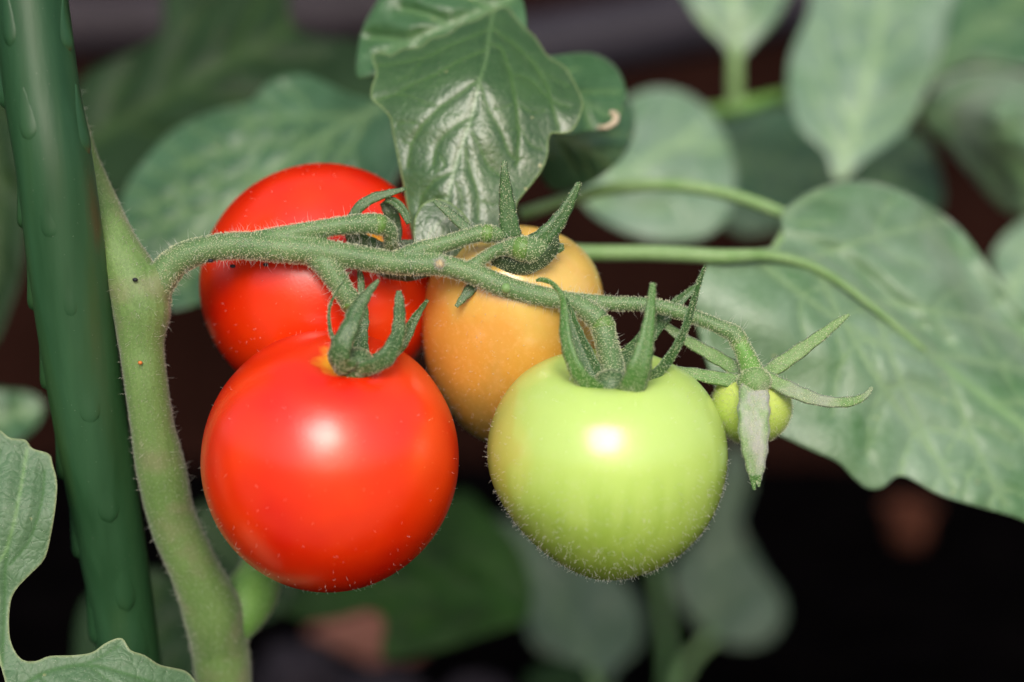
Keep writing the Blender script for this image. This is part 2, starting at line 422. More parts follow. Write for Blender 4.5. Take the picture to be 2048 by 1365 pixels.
M['terracotta'] = plain('dim_terracotta', (.05, .018, .011), (.085, .032, .02), .6, .9, .3, .001, .05)
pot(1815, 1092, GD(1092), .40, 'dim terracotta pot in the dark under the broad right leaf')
M['terracotta'] = plain('pink_terracotta', (.15, .062, .045), (.22, .095, .07), .6, .85, .3, .001)
def shard(outline, d, th, mat, name, label, cat):
    """a broken flat piece lying tilted, th cm thick"""
    ol = catmull(outline, 4, closed=True); n = len(ol); wob = .2 * np.sin(np.arange(n) * 1.3)
    a = P(ol[:, 0], ol[:, 1], d + wob); b_ = P(ol[:, 0], ol[:, 1] + 14, d + th + wob); V = np.vstack([a, b_])
    F = [tuple(range(n))[::-1], tuple(range(n, 2 * n))] + [(j, (j + 1) % n, n + (j + 1) % n, n + j) for j in range(n)]
    o = obj(name, V, F, mat, None, smooth=False); o['label'] = label; o['category'] = cat; return o
shard([(615, 1262), (690, 1232), (770, 1216), (782, 1270), (775, 1335), (730, 1322), (670, 1290)], GD(1330), 3, M['terracotta'], 'pottery_shard', 'pinkish terracotta shard lying under the front red tomato', 'shard')
shard([(800, 1300), (830, 1284), (850, 1290), (838, 1312), (806, 1322)], GD(1322), 2, M['terracotta'], 'pottery_shard', 'tiny terracotta chip right of the bigger terracotta shard', 'shard')
def stone(px, py, d, rx, ry, label, seed):
    rs = np.random.RandomState(seed); c = P(px, py, d); V = []; n, m_ = 14, 22
    for i in range(n + 1):
        th = math.pi * i / n
        for j in range(m_):
            a = 2 * math.pi * j / m_; k = 1 + .10 * math.sin(3 * a + seed) * math.sin(th) + .07 * math.sin(5 * th + 2 * a)
            V.append(c + np.array([PX(rx, d) * math.sin(th) * math.cos(a) * k, PX(rx, d) * .8 * math.sin(th) * math.sin(a) * k, PX(ry, d) * math.cos(th) * k]))
    F = [(i * m_ + j, (i + 1) * m_ + j, (i + 1) * m_ + (j + 1) % m_, i * m_ + (j + 1) % m_) for i in range(n) for j in range(m_)]
    o = obj('stone', np.array(V), F, M['stone']); o['label'] = label; o['category'] = 'stone'; o['group'] = 'stones on the soil'
M['stone'] = plain('grey_stone', (.016, .014, .018), (.034, .029, .036), .7, .9, .6, .002, .05)
stone(600, 1375, GD(1440), 105, 90, 'dark grey stone right of the foot of the main stem', 1)
stone(760, 1440, GD(1510), 120, 105, 'dark grey stone at the bottom edge below the terracotta shard', 2)
stone(960, 1430, GD(1490), 95, 80, 'dim brownish grey stone at the bottom edge, rightmost of the stones', 4)

# ------------------------------------------------------------------ leaves
def inside(pt, poly):
    x, y = pt[:, 0], pt[:, 1]; r = np.zeros(len(pt), bool); j = len(poly) - 1
    for i in range(len(poly)):
        xi, yi = poly[i]; xj, yj = poly[j]
        c = ((yi > y) != (yj > y)) & (x < (xj - xi) * (y - yi) / (yj - yi + 1e-12) + xi); r ^= c; j = i
    return r
def seg_dist(pt, pl):
    d = np.full(len(pt), 1e9)
    for a, b_ in zip(pl[:-1], pl[1:]):
        ab = b_ - a; t = np.clip(((pt - a) @ ab) / (ab @ ab + 1e-9), 0, 1)
        d = np.minimum(d, np.linalg.norm(pt - (a + t[:, None] * ab), axis=1))
    return d
def tps(ctrl):
    c = np.array(ctrl, float); X = c[:, :2] / 200; n = len(c)
    def U(r): return r * r * np.log(r + 1e-9)
    K = U(np.linalg.norm(X[:, None] - X[None], axis=2)) + np.eye(n) * .02
    Pm = np.hstack([np.ones((n, 1)), X]); A = np.zeros((n + 3, n + 3)); A[:n, :n] = K; A[:n, n:] = Pm; A[n:, :n] = Pm.T
    w = np.linalg.lstsq(A, np.concatenate([c[:, 2], np.zeros(3)]), rcond=None)[0]
    def f(pt):
        q = pt / 200
        return U(np.linalg.norm(q[:, None] - X[None], axis=2)) @ w[:n] + w[n] + q @ w[n + 1:]
    return f
def auto_veins(mid, n, length, ang=50, first=.12, last=.92, curl=.35, w=2.2, sub=True, seed=0):
    rs = random.Random(seed); c = catmull(mid, 10); out = []
    L = len(c)
    for k in range(n):
        for s in (-1, 1):
            t = first + (last - first) * (k + .25 * (s > 0)) / max(1, n - .5) + rs.uniform(-.02, .02)
            i = min(L - 2, int(t * (L - 1))); T = c[i + 1] - c[i]; T /= np.linalg.norm(T)
            a = math.radians(ang + rs.uniform(-6, 6)) * s; d = np.array([T[0] * math.cos(a) - T[1] * math.sin(a), T[0] * math.sin(a) + T[1] * math.cos(a)])
            ln = length * (1 - .45 * abs(t - .35) / .65) * rs.uniform(.85, 1.1); p = c[i].copy(); pl = [p.copy()]
            for q in range(8):
                m = curl * s / 8; d = np.array([d[0] * math.cos(-m) - d[1] * math.sin(-m), d[0] * math.sin(-m) + d[1] * math.cos(-m)])
                p = p + d * ln / 8; pl.append(p.copy())
                if sub and q in (2, 4, 6):
                    for s2 in (-1, 1):
                        a2 = math.radians(55) * s2; e = np.array([d[0] * math.cos(a2) - d[1] * math.sin(a2), d[0] * math.sin(a2) + d[1] * math.cos(a2)])
                        l2 = ln * .26 * rs.uniform(.7, 1.2)
                        out.append((np.array([p, p + e * l2 * .55 + d * 3, p + e * l2 + d * l2 * .25]), w * .5))
            out.append((np.array(pl), w))
    return out
DK = 1.0      # how much farther back the shoots behind stand
def leaf(name, outline, ctrl, mid, veins, mat, parent, step=8, quilt=.08, midw=5, wave=.03, sm=4, label=None, thick=.028, wfreq=.02, groove=1.0, folds=(), qw=22):
    ol = catmull(outline, sm, closed=True)
    lo, hi = ol.min(0), ol.max(0)
    gx, gy = np.meshgrid(np.arange(lo[0], hi[0], step), np.arange(lo[1], hi[1], step * .87)); gx[1::2] += step / 2
    pt = np.stack([gx.ravel(), gy.ravel()], 1); pt = pt[inside(pt, ol)]
    # resample outline at the step
    seg = np.linalg.norm(np.roll(ol, -1, 0) - ol, axis=1); cum = np.concatenate([[0], np.cumsum(seg)])
    m = max(12, int(cum[-1] / step)); tt = np.linspace(0, cum[-1], m, endpoint=False); oc = np.vstack([ol, ol[:1]])
    ol = np.stack([np.interp(tt, cum, oc[:, 0]), np.interp(tt, cum, oc[:, 1])], 1)
    de = seg_dist(pt, np.vstack([ol, ol[:1]])); keep = de > step * .45; pt = pt[keep]
    allp = np.vstack([ol, pt]); n = len(ol)
    res = delaunay_2d_cdt([Vector(p) for p in allp], [], [list(range(n))], 1, 1e-4)
    vp = np.array([tuple(v) for v in res[0]]); faces = [tuple(f) for f in res[2]]
    mid = catmull(mid, 8)
    dm = seg_dist(vp, mid); midv = np.exp(-(dm / midw) ** 2); vein = midv * 0; near = dm.copy()
    for pl, w in veins:
        pl = np.asarray(pl, float)
        if len(pl) < 6: pl = catmull(pl, 5)
        dd = seg_dist(vp, pl); vein = np.maximum(vein, .85 * np.exp(-(dd / w) ** 2)); near = np.minimum(near, dd + (6 if w < 1.6 else 0))
    edge = np.exp(-(seg_dist(vp, np.vstack([ol, ol[:1]])) / 2.6) ** 2)
    z = tps(ctrl)(vp); zc = np.mean([c[2] for c in ctrl]); z = zc * DK + (z - zc) * (1 + (DK - 1) * .4)
    z -= quilt * (1 - np.exp(-(near / qw) ** 2)) * groove
    z += quilt * .35 * np.exp(-(near / (midw * .8)) ** 2) * groove - quilt * .30 * np.exp(-(dm / (midw * .55)) ** 2) * groove
    z += wave * (np.sin(vp[:, 0] * wfreq * 1.3 + vp[:, 1] * wfreq) + np.sin(vp[:, 1] * wfreq * 2.1 - vp[:, 0] * wfreq * .7 + 1))
    for pl, fw, fd in folds: z += fd * np.exp(-(seg_dist(vp, catmull(pl, 6)) / fw) ** 2)
    V = P(vp[:, 0], vp[:, 1], z)
    # faces towards the camera
    f0 = faces[0]; nrm = np.cross(V[f0[1]] - V[f0[0]], V[f0[2]] - V[f0[0]])
    if nrm @ (V[f0[0]] - _L) > 0: faces = [f[::-1] for f in faces]
    o = obj(name, V, np.array(faces), mat, parent, attrs={'vein': vein * (1 - midv), 'mid': midv, 'edge': edge})
    s = o.modifiers.new('thickness', 'SOLIDIFY'); s.thickness = thick / 100; s.offset = -1
    if label: o['label'] = label
    return o

def stalk(name, path, mat, parent, seg=20, wob=.0, label=None, n=8):
    V, F = tube([(q[0], q[1], q[2] * DK, q[3]) for q in path], seg, n, wob); o = obj(name, V, F, mat, parent)
    if label: o['label'] = label
    return o

# ------------------------------------------------------------------ hairs
def tri_list(o):
    me = o.data; me.calc_loop_triangles(); n = len(me.vertices)
    co = np.empty(n * 3, np.float32); me.vertices.foreach_get("co", co); co = co.reshape(-1, 3).astype(float)
    t = np.empty(len(me.loop_triangles) * 3, np.int32); me.loop_triangles.foreach_get("vertices", t)
    return co, t.reshape(-1, 3)
def hairs(o, per_cm2, ln, rad, head, mat, parent=None, tilt=.35, curve=.3, weight=None, name='hairs', seed=1, headrad=None, segs=2):
    """joined little hairs on a part; ln=(min,max) cm, rad cm, head = share with a gland on the end"""
    rs = np.random.RandomState(seed)
    co, t = tri_list(o); a, b_, c = co[t[:, 0]], co[t[:, 1]], co[t[:, 2]]
    nr = np.cross(b_ - a, c - a); ar = np.linalg.norm(nr, axis=1) / 2; nr = nr / (2 * ar[:, None] + 1e-15)
    w = ar.copy()
    if weight is not None: w = w * weight((a + b_ + c) / 3, nr)
    k = int(per_cm2 * w.sum() * 1e4)
    if k < 1: return
    idx = rs.choice(len(t), k, p=w / w.sum()); u, v = rs.rand(k), rs.rand(k); fl = u + v > 1; u[fl], v[fl] = 1 - u[fl], 1 - v[fl]
    base = a[idx] + u[:, None] * (b_ - a)[idx] + v[:, None] * (c - a)[idx]; n_ = nr[idx]
    d = n_ + rs.randn(k, 3) * tilt * .6; d /= np.linalg.norm(d, axis=1)[:, None]
    side = np.cross(d, rs.randn(k, 3)); side /= np.linalg.norm(side, axis=1)[:, None]; up = np.cross(d, side)
    L = (rs.uniform(ln[0], ln[1], k) / 100)[:, None]; R = rad / 100
    bend = rs.randn(k, 1) * curve
    rings = []
    ts = np.linspace(0, 1, segs + 1)
    for q in ts:
        cc = base - d * .00003 + d * L * q + side * L * bend * q * q
        r = R * (1 - .7 * q)
        if q == 1: rings.append(cc[:, None, :]); continue
        ang = np.array([0, 2.094, 4.189]); rings.append(cc[:, None, :] + r * (np.cos(ang)[None, :, None] * side[:, None, :] + np.sin(ang)[None, :, None] * up[:, None, :]))
    V = np.concatenate(rings, 1); per = V.shape[1]
    F = []
    for s_ in range(segs - 1):
        for j in range(3):
            j2 = (j + 1) % 3; F += [(s_ * 3 + j, s_ * 3 + j2, s_ * 3 + 3 + j2), (s_ * 3 + j, s_ * 3 + 3 + j2, s_ * 3 + 3 + j)]
    s_ = segs - 1
    for j in range(3): F.append((s_ * 3 + j, s_ * 3 + (j + 1) % 3, segs * 3))
    F = np.array(F); FF = (F[None] + (np.arange(k) * per)[:, None, None]).reshape(-1, 3); VV = V.reshape(-1, 3)
    if head > 0:
        hk = np.where(rs.rand(k) < head)[0]; cc = V[hk, -1]; hr = (headrad or rad * 1.8) / 100
        hrr = hr * rs.uniform(.7, 1.2, (len(hk), 1))
        ax = np.array([[1, 0, 0], [-1, 0, 0], [0, 1, 0], [0, -1, 0], [0, 0, 1], [0, 0, -1]], float)
        HV = cc[:, None, :] + ax[None] * hrr[:, :, None]
        HF = np.array([(0, 2, 4), (2, 1, 4), (1, 3, 4), (3, 0, 4), (2, 0, 5), (1, 2, 5), (3, 1, 5), (0, 3, 5)])
        HFF = (HF[None] + (np.arange(len(hk)) * 6)[:, None, None]).reshape(-1, 3) + len(VV)
        VV = np.vstack([VV, HV.reshape(-1, 3)]); FF = np.vstack([FF, HFF])
    h = obj(name, VV, FF, mat, parent or o, smooth=True, local=True); h['kind'] = 'stuff'
    return h

# ------------------------------------------------------------------ sepals
def sepal(path, mat, parent, hint=(0, -1, .1), thick=.24, cup=.36, label=None, fuzz=1, tip=False, seed=0, notch=False, twist=0, name='sepal', long=True):
    """path rows px,py,depth,half width px ; a fleshy pointed blade, crescent in section. hint = where the outer face looks"""
    p = catmull(path, 8); c = P(p[:, 0], p[:, 1], p[:, 2]); w = PX(np.maximum(p[:, 3] * .9, .6), p[:, 2])
    T, N_, B = frames(c, hint)
    K = 9; u = np.linspace(-1, 1, K); V = []
    for i in range(len(c)):
        an = twist * i / len(c); n2 = N_[i] * math.cos(an) + B[i] * math.sin(an); b2 = B[i] * math.cos(an) - N_[i] * math.sin(an)
        wob = 1 + .05 * math.sin(i * .9 + seed)
        out = c[i] + np.outer(u * w[i] * wob, b2) + np.outer(((1 - u ** 2) * cup - .14 * np.exp(-(u / .22) ** 2)) * w[i], n2)
        inn = c[i] + np.outer(u[::-1][1:-1] * w[i] * wob, b2) + np.outer((1 - u[::-1][1:-1] ** 2) * w[i] * (cup - thick), n2)
        V.append(np.vstack([out, inn]))
    m = len(V[0]); V = np.vstack(V); n = len(c)
    F = [(i * m + j, i * m + (j + 1) % m, (i + 1) * m + (j + 1) % m, (i + 1) * m + j) for i in range(n - 1) for j in range(m)]
    F += [tuple(range(m))[::-1], tuple((n - 1) * m + j for j in range(m))]
    o = obj(name, V, F, mat, parent)
    if label: o['label'] = label
    if fuzz:
        hairs(o, 600 * fuzz, (.010, .028), .0024, .85, M['gland'], seed=seed + 3, headrad=.0080, segs=1)
        if long: hairs(o, 42 * fuzz, (.08, .17), .003, 0, M['hair'], seed=seed + 9, curve=.5)
    return o

# ------------------------------------------------------------------ tomatoes
def fruit(name, label, px, py, d, prof, mat, tilt_fwd, tilt_side, lobes=0, lobamp=0, spin=0):
    """prof rows: z px up, radius left px, radius right px (top centre first). Returns the thing and its skin"""
    c = P(px, py, d)
    rot = Matrix(_R.tolist()) @ Matrix.Rotation(math.radians(-90), 3, 'X')      # z up on the picture, y away from the camera
    rot = rot @ Matrix.Rotation(math.radians(tilt_side), 3, 'Y') @ Matrix.Rotation(math.radians(tilt_fwd), 3, 'X')
    t = thing(name, label, 'tomato', c, rot, 'tomatoes hanging on the truss')
    pr = catmull(prof, 9); nn = 144; ph = np.linspace(0, 2 * np.pi, nn, endpoint=False)
    V = []
    for z, rl, rr in pr:
        k = (1 + np.cos(ph)) / 2; k = k * k * (3 - 2 * k)
        rho = np.maximum(rl * (1 - k) + rr * k, .05)
        if lobes: rho = rho * (1 + lobamp * max(0, z / 200) * np.cos(lobes * ph + 1))
        V.append(np.stack([PX(rho, d) * np.cos(ph), PX(rho, d) * np.sin(ph), np.full(nn, PX(z, d))], 1))
    V = np.vstack(V); n = len(pr)
    F = [(i * nn + j, (i + 1) * nn + j, (i + 1) * nn + (j + 1) % nn, i * nn + (j + 1) % nn) for i in range(n - 1) for j in range(nn)]
    F += [tuple(range(nn)), tuple((n - 1) * nn + j for j in range(nn))[::-1]]
    o = obj('fruit_skin', V, F, mat, t, local=True)
    return t, o
def prof_sym(rows): return [(z, r, r) for z, r in rows]

# front red tomato
tr, skin = fruit('tomato', 'glossy ripe red tomato at the front, largest fruit, left of the green tomato', 661, 925, 0,
    prof_sym([(230, 0.5), (231, 22), (236, 45), (241, 72), (236, 108), (217, 150), (178, 195), (120, 232), (50, 252), (-25, 254), (-95, 236), (-155, 203), (-205, 156), (-242, 96), (-258, 45), (-262, .5)]),
    M['red_skin'], 30, 11, 5, .012)
lowz = lambda z0, z1, lo: (lambda p, n: lo + (1 - lo) * np.clip((z0 - p[:, 2] * 100) / (z0 - z1), 0, 1))
hairs(skin, 13, (.03, .08), .0024, .5, M['hair'], seed=21, headrad=.0055, weight=lowz(.5, -1.8, .12), tilt=.8)
red_front = tr
# green tomato
tg, skin = fruit('tomato', 'pale green unripe tomato with a bright white highlight, right of the front red tomato', 1213, 930, -.1,
    [(172, .5, .5), (174, 22, 22), (184, 50, 50), (198, 84, 84), (203, 120, 120), (188, 155, 155), (157, 191, 191), (106, 222, 222), (45, 238, 238), (-15, 234, 236), (-75, 208, 221), (-130, 170, 190), (-175, 126, 148), (-212, 80, 94), (-232, 42, 46), (-236, .5, .5)],
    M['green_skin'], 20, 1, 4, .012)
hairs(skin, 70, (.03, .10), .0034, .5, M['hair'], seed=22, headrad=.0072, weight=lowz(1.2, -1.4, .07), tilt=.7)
green = tg
# orange tomato
to, skin = fruit('tomato', 'pale orange half ripe tomato behind the green one and the front red one', 1022, 668, 2.1,
    [(168, .5, .5), (170, 22, 22), (184, 50, 50), (198, 80, 80), (196, 112, 105), (168, 148, 140), (118, 170, 168), (55, 178, 178), (-15, 176, 172), (-85, 160, 154), (-145, 128, 124), (-195, 84, 82), (-222, 40, 40), (-228, .5, .5)],
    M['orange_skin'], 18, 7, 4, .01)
hairs(skin, 28, (.02, .06), .0032, .5, M['hair'], seed=23, headrad=.0085, weight=lowz(2, -1, .3), tilt=.7)
orange = to
# back red tomato
tb, skin = fruit('tomato', 'ripe red tomato at the back, crossed by the hairy fruit stalk', 643, 570, 2.9,
    prof_sym([(208, .5), (209, 24), (215, 50), (217, 80), (207, 118), (186, 155), (150, 192), (98, 222), (35, 237), (-30, 237), (-100, 218), (-160, 180), (-208, 128), (-236, 70), (-243, .5)]),
    M['red_skin_back'], 50, 62, 5, .008)
red_back = tb
hairs(skin, 6, (.02, .07), .0028, .35, M['hair'], seed=24, headrad=.006, tilt=.8)
# small green fruit
ts, skin = fruit('tomato', 'tiny round green tomato under a star of grey sepals, at the right end', 1502, 812, .2,
    prof_sym([(52, .5), (53, 12), (62, 28), (64, 44), (48, 63), (20, 77), (-10, 80), (-38, 71), (-60, 50), (-74, 24), (-77, .5)]),
    M['small_skin'], 20, -4)
small = ts
hairs(skin, 420, (.012, .05), .003, .8, M['gland'], seed=25, headrad=.007)

# ------------------------------------------------------------------ main plant: stem and truss in one smooth skin, then parted
plant = thing('tomato_plant', 'thick hairy green tomato stem beside the stake with the fruit truss branching to the right', 'plant', P(482, 2600, 9.0))
stem_path = [(60, -60, 2.0, 36), (103, 120, 2.0, 36), (146, 290, 1.3, 41), (188, 400, 1.0, 44), (228, 490, .45, 48), (264, 560, .35, 56), (283, 610, .35, 60), (283, 680, .4, 47), (292, 760, .5, 43), (305, 850, .8, 44),
             (323, 940, 1.2, 49), (346, 1040, 1.6, 48), (385, 1130, 2.0, 49), (422, 1215, 2.5, 58), (440, 1290, 3.0, 58), (448, 1370, 3.3, 55), (455, 1500, 4, 52), (465, 1700, 5, 55), (470, 1880, 5.5, 58), (476, 2200, 7, 60), (482, 2680, 9, 64)]
side_path = [(430, 1275, 3.0, 46), (468, 1235, 3.1, 54), (500, 1192, 3.4, 55), (524, 1140, 4.0, 44), (560, 1050, 5.0, 34), (590, 930, 6.0, 30)]
truss_main = [(276, 660, .3, 30), (296, 610, .25, 33), (321, 562, .2, 32), (355, 522, .1, 29), (410, 500, 0, 26.5), (480, 492, -.05, 27), (560, 498, -.1, 28), (640, 504, -.1, 26), (720, 516, -.05, 24), (800, 528, 0, 22), (880, 531, 0, 21),
              (945, 548, 0, 21), (1005, 572, 0, 22), (1070, 590, .05, 20), (1140, 602, .1, 18), (1220, 607, .15, 14.5), (1300, 610, .15, 14), (1360, 625, .1, 14), (1420, 646, .05, 13.5), (1462, 666, 0, 15)]
brA = [(470, 490, 0, 20), (540, 478, -.05, 20), (620, 462, -.1, 18), (690, 451, -.1, 18), (735, 448, -.05, 20), (752, 449, 0, 21)]
brB = [(780, 522, .05, 13), (830, 504, .05, 17), (890, 488, .05, 16), (940, 473, .1, 16), (968, 466, .1, 17)]
brC = [(925, 545, 0, 14), (955, 525, 0, 12), (985, 506, -.05, 12), (1012, 497, -.1, 15), (1032, 496, -.15, 22)]
brD = [(615, 505, -.1, 20), (650, 528, -.1, 25), (672, 558, -.1, 23), (690, 586, -.1, 21), (702, 604, -.05, 23)]
brE = [(1110, 598, .05, 15), (1145, 606, 0, 20), (1175, 622, -.1, 22), (1198, 642, -.15, 24)]
brF = [(1440, 655, .02, 13), (1468, 668, 0, 17), (1480, 690, 0, 17)]
ts_ = [tube(q, 20, 6, .01) for q in (stem_path, truss_main, brA, brB, brC, brD, brE, brF)]
V, F = remeshed(ts_, .00030, 7)
# where does each face belong: right of the axil = truss
inv = (V - _L) @ _R; pxs = 1024 + inv[:, 0] / (-inv[:, 2]) * (D / S); pys = 682.5 - inv[:, 1] / (-inv[:, 2]) * (D / S)
fa = np.array([f[0] for f in F]); fx, fy = pxs[fa], pys[fa]
istruss = (fx > 318 + (fy - 545) * .35) & (fy < 700)
def submesh(mask):
    ids = [F[i] for i in np.where(mask)[0]]; used = sorted({v for f in ids for v in f}); mp = {v: i for i, v in enumerate(used)}
    return V[used], [tuple(mp[v] for v in f) for f in ids]
sv, sf = submesh(~istruss); stem = obj('main_stem', sv, sf, M['stem'], plant)
tv, tf = submesh(istruss); truss = obj('fruit_stalk', tv, tf, M['stalk'], plant)
sv_, sf_ = tube(side_path, 24, 8); shoot = obj('side_shoot', sv_, sf_, M['stalk_bright'], plant)
hairs(shoot, 120, (.02, .08), .003, 0, M['hair_dim'], seed=35)
stem['label'] = 'thick pale green hairy main stem'; truss['label'] = 'hairy branching fruit stalk'
hairs(stem, 260, (.012, .03), .0035, .5, M['hair_dim'], seed=31, headrad=.006, segs=1)
hairs(stem, 16, (.07, .20), .0032, 0, M['hair'], seed=32, curve=.4, name='long_hairs', tilt=.5)
hairs(truss, 720, (.012, .034), .0022, .9, M['gland'], seed=33, headrad=.0088, segs=1)
hairs(truss, 55, (.10, .26), .0034, 0, M['hair'], seed=34, curve=.5, name='long_hairs')

def blob(px, py, d, r, squash=(1, 1, 1), seg=16):
    c = P(px, py, d); R_ = PX(r, d); V = []; n = seg // 2
    for i in range(1, n):
        th = math.pi * i / n
        for j in range(seg):
            a = 2 * math.pi * j / seg; V.append(c + R_ * np.array([math.sin(th) * math.cos(a) * squash[0], math.sin(th) * math.sin(a) * squash[1], math.cos(th) * squash[2]]))
    V += [c + np.array([0, 0, R_ * squash[2]]), c - np.array([0, 0, R_ * squash[2]])]
    F = [((i) * seg + j, (i + 1) * seg + j, (i + 1) * seg + (j + 1) % seg, i * seg + (j + 1) % seg) for i in range(n - 2) for j in range(seg)]
    m = (n - 1) * seg
    F += [(m, j, (j + 1) % seg) for j in range(seg)] + [(m + 1, (n - 2) * seg + (j + 1) % seg, (n - 2) * seg + j) for j in range(seg)]
    return np.array(V), F
V_, F_ = blob(880, 528, -.21, 9); o = obj('bud_scar', V_, F_, M['scar'], plant)
hairs(o, 3500, (.05, .13), .0026, 0, M['hair'], seed=41, tilt=.3)
V_, F_ = blob(1012, 577, -.17, 11); obj('bud_scar', V_, F_, M['stalk_blur'], plant)
V_, F_ = blob(502, 1205, 2.95, 15, (1.0, 1, 1.3)); o = obj('leaf_scar', V_, F_, M['scar'], plant); o['label'] = 'tan scar in the axil of the stem'
for q in ((422, 522, -.24, 5), (532, 530, .3, 5), (466, 533, .3, 5), (271, 560, -.27, 5)):
    V_, F_ = blob(q[0], q[1], q[2], q[3], (1.2, .8, .8), 8); obj('dark_speck', V_, F_, M['speck'], plant)
V_, F_ = blob(281, 726, -.06, 5, (1, .8, .8), 8); obj('orange_speck', V_, F_, M['orange_speck'], plant)

# joints and fruit stems beyond them (they come away with the fruit)
def pedicel(path, mat, parent, fuzz=1, seed=0):
    V, F = tube(path, 20, 8); o = obj('fruit_stem', V, F, mat, parent)
    hairs(o, 600 * fuzz, (.012, .030), .0024, .85, M['gland'], seed=seed, headrad=.0102, segs=1)
    hairs(o, 40, (.08, .22), .003, 0, M['hair'], seed=seed + 1, curve=.5)
    return o
def joint(path, parent):
    V, F = tube(path, 20, 6); o = obj('joint', V, F, M['joint'], parent)
    hairs(o, 450, (.010, .026), .0024, .9, M['gland'], seed=int(path[0][0]), headrad=.0095, segs=1); return o
# front red
joint([(700, 600, -.06, 21.5), (703, 607, -.05, 23), (706, 614, -.04, 20)], red_front)
pedicel([(704, 608, -.02, 22), (708, 625, 0, 17), (712, 660, 0, 11), (716, 700, -.3, 12), (718, 728, -.6, 16)], M['stalk_bright'], red_front, .6, 51)
hf = (0, -1, -.2)
Z = -1.15
cr = 'calyx'
# cap of the calyx
def cap(path, mat, parent, seed): 
    V, F = tube(path, 24, 6); o = obj('calyx_cap', V, F, mat, parent)
    hairs(o, 900, (.012, .03), .0035, .8, M['gland'], seed=seed, headrad=.0075, segs=1); return o
cap([(716, 722, -1.15, 30), (715, 734, -1.35, 36), (714, 742, -1.2, 30)], M['sepal'], red_front, 60)
sepal([(690, 716, -1.35, 18), (672, 690, -1.45, 13), (660, 655, -1.4, 9), (660, 615, -1.25, 8.5), (676, 580, -1.1, 7), (690, 560, -1.0, 4), (698, 545, -.95, 2)], M['sepal'], red_front, (-.8, -.6, -.1), label='leftmost narrow curled sepal', seed=61)
sepal([(700, 738, -1.7, 30), (680, 720, -1.85, 27), (684, 690, -1.95, 25), (700, 655, -1.9, 21), (714, 620, -1.75, 18), (735, 588, -1.6, 11), (753, 566, -1.5, 6), (758, 560, -1.48, 3)], M['sepal'], red_front, (-.25, -1, -.15), seed=62, cup=.33)
sepal([(722, 730, -1.0, 20), (722, 700, -.8, 18), (722, 670, -.6, 16), (726, 640, -.5, 14), (728, 615, -.5, 9), (726, 590, -.5, 6)], M['sepal'], red_front, (.2, -1, 0), seed=63, cup=-.3)
sepal([(710, 740, -1.65, 16), (745, 734, -1.75, 20), (775, 712, -1.75, 24), (795, 675, -1.6, 19), (799, 640, -1.45, 15), (799, 605, -1.3, 12), (798, 582, -1.25, 6)], M['sepal'], red_front, (.25, -1, -.3), seed=64, cup=.33)
sepal([(750, 720, -1.1, 14), (785, 706, -1.15, 16), (808, 680, -1.15, 15), (826, 645, -1.05, 12), (843, 618, -1.0, 7), (856, 600, -1.0, 4)], M['sepal'], red_front, (.5, -1, 0), seed=65, cup=-.2)
sepal([(716, 625, .2, 7), (722, 590, .2, 8), (722, 560, .25, 8), (718, 535, .3, 4)], M['sepal'], red_front, (.3, -1, 0), seed=66, cup=.3)
# green
joint([(1200, 642, -.15, 22), (1205, 652, -.17, 25), (1208, 664, -.18, 22)], green)
pedicel([(1204, 650, -.16, 24), (1214, 690, -.3, 23), (1224, 735, -.6, 24), (1224, 765, -.9, 22), (1222, 782, -1.05, 14)], M['stalk'], green, 1, 71)
cap([(1222, 768, -1.1, 34), (1222, 778, -1.25, 40), (1222, 784, -1.15, 28)], M['sepal'], green, 72)
sepal([(1225, 788, -1.35, 13), (1190, 776, -1.55, 20), (1160, 750, -1.7, 20), (1140, 710, -1.7, 17), (1130, 665, -1.6, 14), (1128, 620, -1.45, 10), (1122, 590, -1.3, 7), (1105, 568, -1.2, 6), (1085, 560, -1.15, 6), (1072, 562, -1.1, 3)], M['sepal_bright'], green, (-.35, -1, -.1), seed=73, label='left sepal with a tip curled over the stalk')
sepal([(1210, 780, -1.0, 20), (1188, 750, -.9, 22), (1170, 710, -.75, 20), (1152, 665, -.6, 15), (1138, 625, -.5, 10), (1130, 596, -.45, 5)], M['sepal'], green, (-.2, -1, .3), seed=74, cup=-.35)
sepal([(1232, 790, -1.45, 14), (1262, 775, -1.8, 29), (1278, 735, -1.95, 29), (1290, 690, -1.9, 21), (1298, 645, -1.8, 15), (1302, 605, -1.7, 11), (1305, 575, -1.6, 8), (1305, 566, -1.58, 5)], M['sepal_bright'], green, (.1, -1, -.2), seed=75, cup=.33)
sepal([(1262, 778, -1.1, 14), (1305, 755, -1.1, 17), (1340, 715, -1.05, 16), (1365, 670, -1.0, 14), (1382, 620, -.9, 12), (1395, 575, -.85, 9), (1405, 545, -.8, 6), (1410, 532, -.8, 4)], M['sepal'], green, (.8, -1, -.1), seed=76, cup=.1)
sepal([(1232, 775, -.8, 20), (1248, 730, -.4, 22), (1275, 695, .1, 21), (1310, 655, .4, 18), (1345, 615, .6, 14), (1375, 588, .7, 9), (1398, 568, .7, 5)], M['sepal'], green, (.2, -1, .4), seed=77, cup=-.25)
